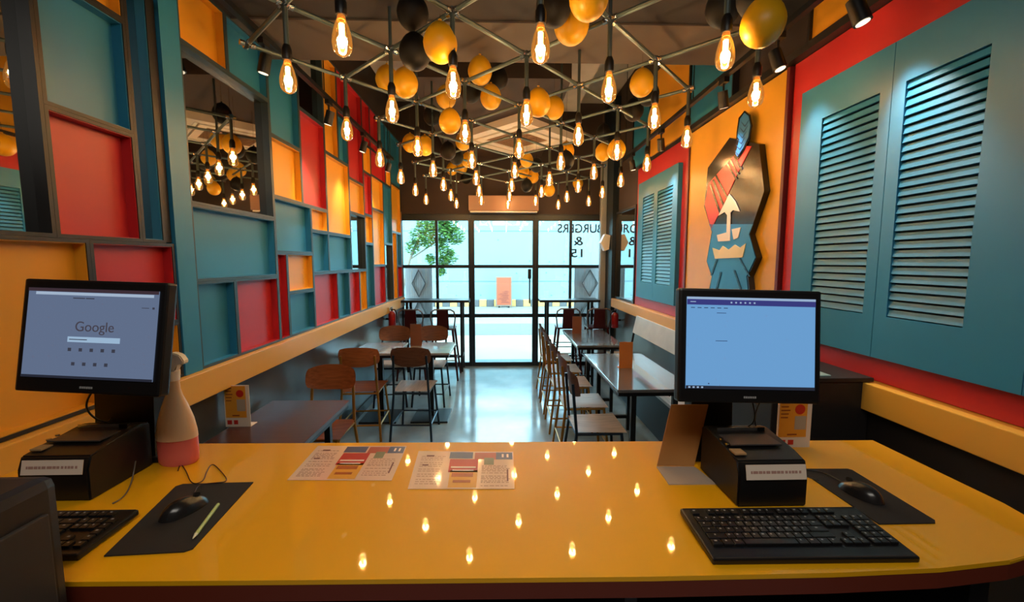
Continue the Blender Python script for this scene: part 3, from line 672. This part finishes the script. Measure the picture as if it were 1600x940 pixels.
def draw_doc(e, hw, zb, zt):
    dk = scr_mat('screen_dark_line2', (52, 72, 110), .8)
    px_box(e, 'top_line', [(-hw, hw, zt-.006, zt)], scr_mat('screen_pale_line', (150, 175, 205), 1))
    px_box(e, 'title_bar', [(-hw, hw, zt-.020, zt-.006)], scr_mat('screen_title_blue', (54, 56, 122), 1))
    px_box(e, 'title_mark', [(-hw+.008, -hw+.022, zt-.0135, zt-.0115)]+[(-.055+k*.012, -.051+k*.012, zt-.015, zt-.011) for k in range(6)], scr_mat('screen_pale_line', (150, 175, 205), 1), -.0042)
    px_box(e, 'menu_word', [(-hw+.010+k*.017, -hw+.020+k*.017, zt-.0285, zt-.0265) for k in range(6)]+[(-.09, -.066, zt-.041, zt-.0395), (-.092, -.062, zt-.112, zt-.1105), (-.11, -.107, zb+.012, zb+.015)], dk)
    px_box(e, 'task_bar', [(-hw, hw, zb, zb+.008)], scr_mat('screen_task_dark', (46, 50, 66), .6))
    px_box(e, 'task_icon', [(-hw+.006+k*.011, -hw+.011+k*.011, zb+.002, zb+.006) for k in range(4)], scr_mat('screen_pale_line', (150, 175, 205), 1), -.0042)
def grad_screen(name, a, b, es):
    m = bpy.data.materials.new(name); m.use_nodes = True; n = m.node_tree.nodes; L = m.node_tree.links; p = n['Principled BSDF']
    p.inputs['Base Color'].default_value = (.01, .01, .012, 1); p.inputs['Roughness'].default_value = .25
    p.inputs['Emission Color'].default_value = srgb(b); p.inputs['Emission Strength'].default_value = es
    return m
monitor('touch_monitor', 'black monitor showing a search page, left end of the counter', (-.9928, 1.0227, 1.4678), -.0791, -.1509, .0277, .2745, .37,
        dict(bg=grad_screen('left_screen_glow', (84, 92, 110), (104, 120, 150), .8), draw=draw_google, arm=.235, ax=-.14))
monitor('touch_monitor', 'black monitor showing a pale blue document, right side of the counter', (.6401, 1.0337, 1.433), -.0015, -.1103, .0257, .2917, .37,
        dict(bg=grad_screen('right_screen_glow', (90, 134, 190), (104, 156, 206), 1.0), draw=draw_doc))
def stand(x, y, lab, ztop=1.34, w=.15):
    e = thing('monitor_stand', lab, 'stand', (x, y, CT))
    MB().box(-w*.62, w*.62, -.015, .11, 0, .018, bev=.005).build('stand_base', BLACKP, e)
    MB().prism([(-w/2, .0, .018), (-w/2, .06, .018), (-w/2, .055, ztop-CT), (-w/2, .02, ztop-CT)], (w, 0, 0)).build('stand_column', BLACKP, e)
    MB().box(-w*.3, w*.3, -.03, .019, ztop-CT-.06, ztop-CT-.0, bev=.005).build('stand_hinge', BLACKP, e)
    return e
stand(-1.175, 1.285, 'thick black stand carrying the left monitor', 1.38, .18)
stand(.665, 1.247, 'thick black stand carrying the right monitor', 1.38, .13)
def printer(x, y, lab):
    e = thing('receipt_printer', lab, 'printer', (x, y, CT)); w = .09
    q = MB().prism([(-w, 0, 0), (-w, 0, .085), (-w, .012, .118), (-w, .055, .125), (-w, .17, .142), (-w, .20, .135), (-w, .20, 0)], (2*w, 0, 0))
    bmesh.ops.bevel(q.b, geom=list(q.b.edges), offset=.004, segments=2, affect='EDGES'); q.build('printer_body', BLACKP, e, smooth=True)
    MB().box(-w*.85, w*.7, .065, .15, .1325, .1365, bev=.001, M=Matrix.Translation((0, 0, 0)) @ Matrix.Rotation(.0, 4, 'X')).build('paper_cover', mat('dark_grey_plastic', (52, 50, 50), .35), e)
    MB().box(-w*.7, w*.75, .148, .158, .136, .149).build('paper_slot', mat('slot_black', (8, 8, 8), .3), e)
    MB().box(-w*.8, w*.5, .146, .1478, .1366, .150).build('tear_bar', CHROME, e)
    MB().box(-w*.94, -w*.6, .03, .06, .124, .129, bev=.001).build('power_button', mat('button_beige', (160, 130, 90), .4), e)
    M = Matrix.Translation((.004, -.0015, .094)) @ Matrix.Rotation(-.2, 4, 'X')
    label_sticker(M, e, .155, .037)
    MB().tube((-w*.9, .075, .134), (-w*.9, .075, .138), .006).tube((-w*.93, .10, .136), (-w*.93, .10, .140), .005).build('status_light', CHROME, e)
    return e
printer(.692, .99, 'black receipt printer with paper label under the right monitor')
printer(-1.165, 1.065, 'black receipt printer with paper label under the left monitor')
# ---- keyboards
def keyboard(x, y, rz, lab, w=.435, d=.165):
    e = thing('keyboard', lab, 'keyboard', (x, y, CT), rz)
    M = Matrix.Rotation(math.radians(3.2), 4, 'X')
    MB().box(-w/2, w/2, -d/2, d/2, .004, .018, bev=.004, M=M).box(-w/2+.02, -w/2+.05, d/2-.03, d/2-.012, .0, .010).box(w/2-.05, w/2-.02, d/2-.03, d/2-.012, .0, .010).build('keyboard_base', BLACKP, e)
    MB().tube(M @ Vector((-w/2+.006, -d/2+.004, .0178)), M @ Vector((w/2-.006, -d/2+.004, .0178)), .0016, seg=6).tube(M @ Vector((-w/2+.006, d/2-.003, .0178)), M @ Vector((w/2-.006, d/2-.003, .0178)), .0016, seg=6).build('glossy_rim', mat('glossy_dark_rim', (58, 54, 52), .15), e)
    KEY = mat('key_plastic', (22, 21, 22), .3); LEG = mat('key_legend', (150, 148, 146), .5)
    q = MB(); g = MB(); u = .0188; x0 = -w/2+.018; rr = random.Random(5)
    def key(cx, cy, kw=1, kh=1):
        q.box(cx-kw*u/2+.0011, cx+kw*u/2-.0011, cy-kh*u/2+.0011, cy+kh*u/2-.0011, .018, .0235, bev=.0012, M=M)
        if kw < 2.6: g.box(cx-.004, cx-.004+rr.choice((.003, .004, .0055)), cy+.001, cy+.0045, .0235, .0238, M=M)
    yt = d/2-.020
    xs = x0+u/2
    key(xs, yt)
    for gi in range(3):
        for k in range(4): key(xs+u*(2+gi*4.5+k), yt)
    for k in range(3): key(xs+u*(15.3+k), yt)
    for r in range(5):
        yy = yt-u*(1.35+r)
        if r == 0: lay = [1]*13+[2]
        elif r == 1: lay = [1.5]+[1]*12+[1.5]
        elif r == 2: lay = [1.75]+[1]*11+[2.25]
        elif r == 3: lay = [2.25]+[1]*10+[2.75]
        else: lay = [1.25, 1.25, 1.25, 6.25, 1.25, 1.25, 1.25, 1.25]
        xx = x0
        for L_ in lay: key(xx+L_*u/2, yy, L_); xx += L_*u
        if r < 2:
            for k in range(3): key(xs+u*(15.3+k), yy)
        if r == 3: key(xs+u*16.3, yy)
        if r == 4:
            for k in range(3): key(xs+u*(15.3+k), yy)
        for k in range(4):
            if xs+u*(18.6+k) < w/2-.008: key(xs+u*(18.6+k), yy)
    q.build('keys', KEY, e); g.build('key_legends', LEG, e)
    return e
# ---- mouse pads, mice
def pad(pts, lab): return tag(MB().prism([(p[0], p[1], CT) for p in pts], (0, 0, .003)).build('mouse_pad', mat('black_mouse_mat', (24, 22, 24), .75, noise=.1, scale=40)), lab, 'mouse pad')
pad([(-.905, 1.128), (-.893, 1.140), (-.702, 1.145), (-.672, .870), (-.684, .861), (-.844, .852)], 'black mouse pad on the left with mouse and pen on it')
pad([(.895, 1.177), (1.045, 1.173), (1.053, 1.165), (1.048, .922), (1.038, .912), (.90, .912)], 'black mouse pad on the right partly behind the keyboard')
keyboard(.655, .872, -.012, 'black keyboard lying in front of the right receipt printer')
keyboard(-1.085, .915, .0, 'black keyboard at left end of the counter, half hidden', .40, .15)
def mouse(x, y, rz, lab):
    e = thing('computer_mouse', lab, 'mouse', (x, y, CT+.0035), rz)
    def f(u, v):
        a = 2*PI*u; r = v
        X = .030*r*math.cos(a)*(1-.12*math.sin(a)); Yy = .054*r*math.sin(a); z = .034*(1-r*r)**.6*(1-.18*math.sin(a)*r) if r < 1 else 0
        return (X, Yy, z)
    q = MB().grid(f, 24, 8); bmesh.ops.remove_doubles(q.b, verts=q.b.verts, dist=.0004)
    q.build('mouse_shell', mat('mouse_plastic', (30, 28, 28), .25), e, smooth=True)
    MB().tube((-.003, .028, .028), (.003, .028, .028), .007, seg=14).build('scroll_wheel', mat('dark_rubber', (12, 12, 12), .7), e)
    return e
mouse(-.792, 1.01, -.5, 'black computer mouse on the left mouse pad beside the pen')
mouse(.962, 1.035, .35, 'black computer mouse on the right mouse pad')
a = Vector((-.722, 1.028, CT+.0075)); b = Vector((-.690, .896, CT+.0075)); d = (b-a).normalized()
t = thing('pen', 'pale green pen lying at the edge of the left mouse pad', 'pen', a)
MB().tube(d*.0, d*.12, .0042, seg=12).build('pen_barrel', mat('pale_green_plastic', (176, 196, 120), .35), t, smooth=True)
MB().tube(d*.12, (b-a), .004, .001, seg=12).build('pen_tip', mat('pen_tip_white', (220, 220, 190), .4), t, smooth=True)
# ---- spray bottle
t = thing('spray_bottle', 'white spray bottle with pink liquid beside the left monitor', 'bottle', (-1.005, 1.275, CT))
BOT = mat('translucent_bottle', (226, 196, 160), .4); PINK = mat('pink_liquid', (226, 110, 104), .35)
body = [(0, 0), (.052, 0), (.057, .006), (.058, .05)]
MB().lathe([(0, 0), (.050, 0), (.057, .008), (.0585, .04), (.058, .082)], 32, sy=.62).build('pink_liquid', PINK, t, smooth=True)
MB().lathe([(.058, .082), (.057, .10), (.050, .14), (.036, .185), (.024, .215), (.019, .235), (.018, .265), (0, .265)], 32, sy=.7).build('bottle_body', BOT, t, smooth=True)
MB().tube((0, 0, .262), (0, 0, .292), .018, .020, seg=20).build('collar', WHITEP, t, smooth=True)
q = MB().prism([(-.020, -.012, .292), (-.024, -.012, .322), (-.012, -.012, .345), (.012, -.012, .350), (.034, -.012, .342), (.046, -.012, .322), (.040, -.012, .312), (.022, -.012, .316), (.016, -.012, .292)], (0, .024, 0))
bmesh.ops.bevel(q.b, geom=list(q.b.edges), offset=.003, segments=2, affect='EDGES'); q.build('spray_head', WHITEP, t, smooth=True)
q = MB().prism([(-.024, -.006, .316), (-.034, -.006, .29), (-.042, -.006, .255), (-.036, -.006, .254), (-.026, -.006, .288), (-.018, -.006, .305)], (0, .012, 0)); q.build('trigger', mat('trigger_red', (150, 60, 48), .4), t)
# ---- menus
def menu(c4, lab, rs):
    e = thing('laminated_menu', lab, 'menu', (0, 0, 0), group='laminated menus on the counter')
    A, B, Cc, D = [Vector((x, y, CT+.0006)) for x, y in c4]   # TL TR BR BL
    def P(u, v, z=0): p = A.lerp(B, u).lerp(D.lerp(Cc, u), v); return (p.x, p.y, p.z+z)
    def quad(q, u0, u1, v0, v1, z): q.prism([P(u0, v0, z), P(u1, v0, z), P(u1, v1, z), P(u0, v1, z)], (0, 0, .0002))
    q = MB(); q.prism([P(0, 0), P(1, 0), P(1, 1), P(0, 1)], (0, 0, .001)); q.build('menu_sheet', mat('menu_paper', (224, 196, 176), .2, coat=.6), e)
    def lay(nm, rects, m, z=.0011):
        q = MB()
        for r in rects: quad(q, *r, z)
        q.build(nm, m, e)
    lay('yellow_picture_block', [(.37, .64, .55, .97)], mat('menu_yellow', (222, 160, 60), .3))
    lay('red_header_block', [(.35, .64, .24, .60)], mat('menu_red', (186, 36, 40), .3))
    for r_ in ((.34, .58, .03, .22), (.82, .99, .03, .24)): lay('blue_header_block', [r_], mat('menu_blue', (52, 76, 118), .3))
    lay('brown_header_block', [(.60, .82, .04, .24)], mat('menu_rust', (172, 76, 56), .3))
    lay('burger_picture', [(.39, .60, .62, .72), (.41, .58, .80, .86)], mat('menu_bun', (170, 84, 34), .3), .0014)
    lay('green_picture', [(.70, .80, .20, .40)], mat('menu_green', (120, 124, 92), .3), .0014)
    for r_ in [(.37, .62, .45, .49), (.39, .60, .54, .57), (.88, .90, .08, .18), (.93, .95, .08, .18)]: lay('white_line', [r_], mat('menu_white', (236, 220, 210), .3), .0014)
    r = random.Random(rs); L_ = []
    for (u0, u1) in ((.05, .30), (.68, .96)):
        v = .16 if u0 < .5 else .42
        while v < .93:
            x = u0
            while x < u1-.03:
                w_ = r.uniform(.012, .045); L_.append((x, min(u1, x+w_), v, v+.012)); x += w_+.012
            v += r.choice((.035, .035, .05, .08))
    lay('small_print', L_, mat('menu_print', (150, 118, 104), .5))
    lay('bold_print', [(.10, .18, .13, .17), (.93, .945, .52, .82), (.08, .14, .40, .43)], mat('menu_bold', (110, 60, 56), .5), .0014)
menu([(-.621, 1.377), (-.319, 1.368), (-.313, 1.145), (-.613, 1.156)], 'laminated menu on the yellow counter, left one of two', 1)
menu([(-.272, 1.329), (.04, 1.315), (.037, 1.091), (-.257, 1.099)], 'laminated menu on the yellow counter, right one of two', 2)
# ---- card stand
t = thing('card_stand', 'bent brown card display stand seen from behind, left of the right monitor', 'stand', (0, 0, 0))
A = Vector((.477, 1.205, CT)); B = Vector((.589, 1.200, CT)); T1 = ony(1049, 632, 1.225); T2 = ony(1107, 632, 1.22)
MB().prism([A+Vector((0, 0, .003)), B+Vector((0, 0, .003)), T2, T1], (0, .003, 0)).build('upright_card', CARD, t)
MB().prism([(.474, 1.202, CT), (.589, 1.198, CT), (.606, 1.10, CT), (.471, 1.102, CT)], (0, 0, .003)).build('foot_card', SILVERC, t, label='pale grey foot of the card stand')
# ---- orange standee behind counter
def poster_stand(px0, px1, yb, yt, Y, lab, kind):
    a = ony(px0, yb, Y); b = ony(px1, yb, Y); z0 = a.z; h = ony(px0, yt, Y).z-z0; w = b.x-a.x
    return a.x, z0, w, h
def standee(x, y, z, w, h, lab, rz=0, body=None, brown=False):
    e = thing('table_standee', lab, 'standee', (x, y, z), rz)
    q = MB().prism([(-w/2, 0, 0), (w/2, 0, 0), (w/2+.0, .0, h), (-w/2, 0, h)], (0, .003, 0)); q.box(-w/2, w/2, .003, .06, 0, .003); q.build('standee_card', body or PAPER, e)
    if not brown:
        MB().box(-w*.46, w*.36, -.001, 0, h*.22, h*.98).build('orange_print', mat('poster_orange', (226, 150, 44), .5), e)
        MB().tube((w*.14, -.0016, h*.80), (w*.14, 0, h*.80), w*.15, seg=20).build('red_badge', mat('badge_red', (196, 40, 30), .5), e)
        MB().box(w*.0, w*.34, -.0016, -.0008, h*.38, h*.66).build('grey_picture', mat('poster_grey', (172, 158, 140), .5), e)
        q = MB(); r = random.Random(4)
        for k in range(5): q.box(-w*.42, -w*.42+w*r.uniform(.2, .38), -.0016, -.0008, h*(.92-k*.075), h*(.945-k*.075))
        q.box(-w*.2, w*.08, -.0016, -.0008, h*.26, h*.29); q.build('brown_print', mat('poster_print', (150, 72, 26), .5), e)
        MB().box(-w*.42, -w*.24, -.0012, 0, h*.06, h*.16).box(-w*.16, -w*.0, -.0012, 0, h*.06, h*.16).build('red_mark', mat('badge_red', (196, 40, 30), .5), e)
    return e
# ================================================================== TABLES
def ped_table(x, y, w, d, lab, top, z=.75, legs='pedestal'):
    e = thing('dining_table', lab, 'table', (x, y, 0))
    MB().box(-w/2, w/2, -d/2, d/2, z-.022, z, bev=.003).build('table_top', top, e)
    MB().box(-w/2+.01, w/2-.01, -d/2+.01, d/2-.01, z-.05, z-.0225).build('apron', BLACKM, e)
    if legs == 'pedestal':
        MB().box(-.025, .025, -.025, .025, .02, z-.05).build('post', BLACKM, e)
        MB().box(-.19, .19, -.19, .19, 0, .018, bev=.004).build('table_base', BLACKM, e)
    else:
        for sx in (-1, 1):
            for sy in (-1, 1):
                MB().box(sx*(w/2-.13)-.018, sx*(w/2-.13)+.018, sy*(d/2-.05)-.018, sy*(d/2-.05)+.018, 0, z-.05).build('leg', BLACKM, e)
        MB().box(-w/2+.148, w/2-.148, -d/2+.04, -d/2+.065, .12, .15).box(-w/2+.148, w/2-.148, d/2-.065, d/2-.04, .12, .15).build('stretcher', BLACKM, e)
    return e
ped_table(-1.262, 4.33, .46, .56, 'grey square pedestal table touching the left wall under the ledge', TTOPL)
ped_table(-.735, 4.33, .46, .56, 'grey square pedestal table nearest the aisle on the left side', TTOPL)
ped_table(-1.232, 2.30, .50, .74, 'dark brown table on the left just beyond the counter', TTOPD, legs='four')
ped_table(1.10, 3.405, .56, 1.15, 'long dark glossy table on the right nearest the counter', TTOP, legs='four')
ped_table(1.08, 4.90, .52, 1.05, 'long dark glossy table on the right nearest the windows', TTOP, legs='four')
def bar_table(x0, x1, lab):
    e = thing('high_bar_table', lab, 'table', ((x0+x1)/2, 6.27, 0)); w = (x1-x0)/2
    MB().box(-w, w, -.17, .17, 1.045, 1.08, bev=.003).build('table_top', BLACKM, e)
    for sx in (-1, 1):
        for sy in (-1, 1): MB().box(sx*(w-.12)-.018, sx*(w-.12)+.018, sy*.13-.018, sy*.13+.018, 0, 1.045).build('leg', BLACKM, e)
    q = MB()
    for sx in (-1, 1): q.box(sx*(w-.12)-.015, sx*(w-.12)+.015, -.11, .11, .22, .25)
    q.box(-w+.14, w-.14, -.143, -.118, .22, .25); q.build('footrest', BLACKM, e)
bar_table(-1.50, -.46, 'tall black bar table in front of the left window'); bar_table(.58, 1.48, 'tall black bar table in front of the right window')
# ---- bench on the right wall
t = thing('wall_bench', 'long wooden bench along the right wall with pale backrest', 'bench', (1.46, 4.1, 0))
MB().box(-.045, .16, -1.35, 1.35, .42, .45, bev=.004).build('bench_seat', SEATW, t)
MB().box(.0, .14, -1.3, 1.3, .0, .42).build('bench_base', DKCAB, t)
M = Matrix.Translation((.09, -.02, .93)) @ Matrix.Rotation(math.radians(12), 4, 'Y')
MB().box(-.012, .012, -.62, .62, -.10, .10, bev=.004, M=M).build('bench_backrest', mat('pale_grey_board', (186, 184, 178), .4, noise=.12, scale=6), t)
q = MB()
for yy in (-.655, .60): q.path([(.115, yy, 1.02), (.07, yy, .80), (.03, yy, .55), (-.02, yy, .50)], .012)
q.build('backrest_bracket', BLACKM, t)
# ================================================================== CHAIRS
def make_chair(lab, wood, frame, seatm):
    e = thing('dining_chair', lab, 'chair')
    def seat(u, v):
        a = (u-.5)*.37; b = (v-.5)*.36; k = 1-.16*(v-0)**2*0
        return (a*(1-.10*v), b, .462-.012*math.cos((u-.5)*PI)*math.cos((v-.5)*PI))
    q = MB().grid(seat, 10, 10, .014); q.build('seat', seatm, e, smooth=True)
    def back(u, v):
        a = (u-.5)*2; b = (v-.5)*2; wx = .185*(1-.10*abs(b)**3); hz = .093*(1-.28*abs(a)**3)
        return (a*wx, .205-.035*a*a*0-.045*a*a+.012*b, .785+b*hz)
    q = MB().grid(back, 16, 8, .012); q.build('backrest', wood, e, smooth=True)
    for sx in (-1, 1):
        MB().path([(sx*.15, -.15, .447), (sx*.185, -.19, 0)], .011).build('leg', frame, e, smooth=True)
        MB().path([(sx*.15, .20, .80), (sx*.16, .17, .445), (sx*.19, .225, 0)], .011).build('leg', frame, e, smooth=True)
    MB().path([(-.15, -.15, .44), (.15, -.15, .44), (.158, .17, .44), (-.158, .17, .44), (-.15, -.15, .44)], .010).build('seat_frame', frame, e, smooth=True)
    MB().path([(-.174, -.178, .15), (.174, -.178, .15)], .008).path([(-.182, .207, .15), (.182, .207, .15)], .008).path([(-.174, -.178, .15), (-.182, .207, .15)], .008).path([(.174, -.178, .15), (.182, .207, .15)], .008).build('stretcher', frame, e, smooth=True)
    return e
G1 = 'ply dining chairs at the left tables'; G2 = 'ply dining chairs along the right tables'
c = make_chair('orange-brown ply chair at the far side of the dark brown table', PLY, BRASS, PLY); c.location = (-1.265, 2.90, 0); c['group'] = G1
brass = c
dup(brass, (-1.30, 3.93, 0), PI+.04, 'brass-framed wooden chair with its back to us at the wall-side grey table', G1)
navy = make_chair('navy-framed wooden chair with its back to us at the aisle-side grey table', PLYD, NAVYM, SEATW); navy.location = (-.82, 3.93, 0); navy.rotation_euler = (0, 0, PI-.03); navy['group'] = G1
dup(navy, (-1.26, 4.80, 0), .05, 'wooden chair beyond the wall-side grey table, facing the counter', G1)
dup(navy, (-.82, 4.80, 0), -.03, 'wooden chair beyond the aisle-side grey table, facing the counter', G1)
dup(navy, (.70, 2.96, 0), PI/2, 'navy-framed chair nearest the counter in the right aisle row', G2)
b2 = make_chair('brass-framed chair second from the counter in the right aisle row', PLYD, BRASS, SEATW); b2.location = (.70, 3.46, 0); b2.rotation_euler = (0, 0, PI/2); b2['group'] = G2
dup(b2, (.69, 4.03, 0), PI/2, 'brass-framed chair in the right aisle row, third from the counter', G2)
dup(b2, (.69, 4.55, 0), PI/2, 'brass-framed chair in the right aisle row, fourth from the counter', G2)
dup(b2, (.69, 5.08, 0), PI/2, 'brass-framed chair farthest from the counter in the right aisle row', G2)
# ---- bar stools
def make_stool(lab):
    e = thing('bar_stool', lab, 'stool')
    MB().box(-.155, .155, -.15, .15, .70, .722, bev=.01).build('seat', MAROON, e)
    for sx in (-1, 1):
        for sy in (-1, 1): MB().tube((sx*.13, sy*.13, .70), (sx*.20, sy*.20, 0), .018, .014, seg=6).build('leg', MAROON, e)
    q = MB()
    for z, r in ((.28, .172), (.45, .156)):
        q.path([(-r, -r, z), (r, -r, z), (r, r, z), (-r, r, z), (-r, -r, z)], .007)
    q.build('footrest', MAROON, e, smooth=True)
    MB().path([(-.145, -.10, .715), (-.17, -.16, .88), (-.155, -.175, .96), (-.11, -.18, .99), (.11, -.18, .99), (.155, -.175, .96), (.17, -.16, .88), (.145, -.10, .715)], .010).build('back_frame', mat('stool_steel', (120, 112, 116), .3, metal=.7), e, smooth=True)
    MB().prism([(-.085, -.17, .72), (.085, -.17, .72), (.075, -.18, .985), (-.075, -.18, .985)], (0, .006, 0)).build('back_splat', MAROON, e)
    return e
s1 = make_stool('maroon bar stool by the left wall at the left window table'); s1.location = (-1.235, 5.86, 0); s1['group'] = 'maroon bar stools by the windows'
dup(s1, (-.795, 5.86, 0), 0, 'maroon bar stool nearest the door at the left window table')
dup(s1, (.95, 5.92, 0), 0, 'maroon bar stool nearest the door at the right window table')
dup(s1, (1.385, 5.92, 0), 0, 'maroon bar stool by the pillar at the right window table')
# ---- standees on tables
standee(-1.435, 2.24, .75, .135, .232, 'orange and white promotional card standing on the dark brown table')
t = standee(.985, 1.325, CT, .115, .165, 'orange promotional card standing behind the right printer')
standee(-1.005, 4.42, .75, .12, .235, 'brown menu card standing between the two grey tables', body=mat('brown_card', (120, 74, 50), .5, noise=.1), brown=True).location = (-.905, 4.42, .75)
standee(1.055, 3.42, .75, .115, .225, 'orange menu card standing on the nearest right-hand table', body=mat('orange_card', (196, 120, 56), .5, noise=.1), brown=True)
standee(.95, 5.10, .75, .115, .22, 'dark brown menu card standing on the far right-hand table', body=mat('brown_card', (120, 74, 50), .5, noise=.1), brown=True)
# ---- fire extinguishers
def extinguisher(x, y, z, sx, lab):
    e = thing('fire_extinguisher', lab, 'fire extinguisher', (x, y, z))
    RE = mat('extinguisher_red', (140, 24, 28), .3)
    MB().lathe([(0, 0), (.050, .0), (.055, .01), (.055, .19), (.045, .225), (.018, .245), (0, .245)], 20).build('cylinder', RE, e, smooth=True)
    MB().tube((0, 0, .245), (0, 0, .275), .014).box(-.012, .012, -.07, .03, .275, .287).box(-.01, .01, -.06, .02, .297, .305).build('valve_handle', BLACKM, e)
    MB().path([(0, -.02, .262), (-sx*.05, -.03, .27), (-sx*.075, -.03, .22), (-sx*.075, -.02, .06)], .009).build('hose', BLACKP, e, smooth=True)
    MB().box(min(0, sx*.10), max(0, sx*.10), .02, .05, .10, .13).build('wall_bracket', BLACKM, e); e.scale = (.85, .85, .85)
extinguisher(-1.435, 5.50, .79, -1, 'red fire extinguisher on the left wall near the window')
extinguisher(1.54, 5.52, .76, 1, 'red fire extinguisher on the right wall beside the mirror')
# ================================================================== CABLES
def cable(pts, r, lab, m=None, par=None):
    cu = bpy.data.curves.new('cable', 'CURVE'); cu.dimensions = '3D'; cu.bevel_depth = r; cu.bevel_resolution = 2; cu.resolution_u = 8
    sp = cu.splines.new('NURBS'); sp.points.add(len(pts)-1); sp.order_u = 3; sp.use_endpoint_u = True
    for q_, p_ in zip(sp.points, pts): q_.co = (*p_, 1)
    t_ = bpy.data.objects.new('tmp', cu); C.objects.link(t_)
    me = bpy.data.meshes.new_from_object(t_.evaluated_get(bpy.context.evaluated_depsgraph_get())); bpy.data.objects.remove(t_)
    me.name = 'cable'; me.materials.clear(); me.materials.append(m or BLACKP)
    o = bpy.data.objects.new('cable', me); C.objects.link(o); tag(o, lab, 'cable'); return o
BRN = mat('dark_red_cable', (60, 22, 18), .4)
zc = CT+.0022
def g(px, py, z=zc): return tuple(onz(px, py, z))
cable([g(278, 735), g(281, 722), g(291, 735), g(299, 757, zc+.002), g(318, 752, zc+.002), g(322, 738), g(331, 722), g(345, 735), g(358, 752, zc+.002), g(335, 754, zc+.003), g(305, 757, zc+.003), g(303, 775, CT+.008)], .0014, 'thin dark mouse cable looped on the counter behind the left pad', BRN)
cable([(.79, 1.20, CT+.13), (.80, 1.19, CT+.06), (.82, 1.18, zc),  g(1262, 733, zc+.003), g(1290, 738, zc+.004), g(1315, 752, CT+.010)], .0016, 'black mouse cable running to the right mouse pad')
cable([(.72, 1.16, 1.27), (.745, 1.14, 1.20), (.70, 1.15, 1.16), (.76, 1.19, 1.10), (.83, 1.22, CT+.004)], .0022, 'black cable hanging below the right monitor, left strand')
cable([(.76, 1.15, 1.27), (.735, 1.17, 1.19), (.79, 1.18, 1.12), (.86, 1.14, CT+.004), (.90, 1.10, CT+.008)], .0020, 'black cable slanting down behind the right printer')
cable([(-1.09, 1.12, 1.31), (-1.14, 1.14, 1.27), (-1.15, 1.16, 1.22), (-1.11, 1.17, 1.19), (-1.10, 1.17, 1.21)], .0025, 'black cable loop under the left monitor')
cable([g(212, 720, CT+.05), g(208, 745), g(200, 768), g(186, 782), g(176, 786, zc+.001)], .0018, 'grey cable lying beside the left receipt printer', mat('grey_cable', (90, 86, 80), .4))
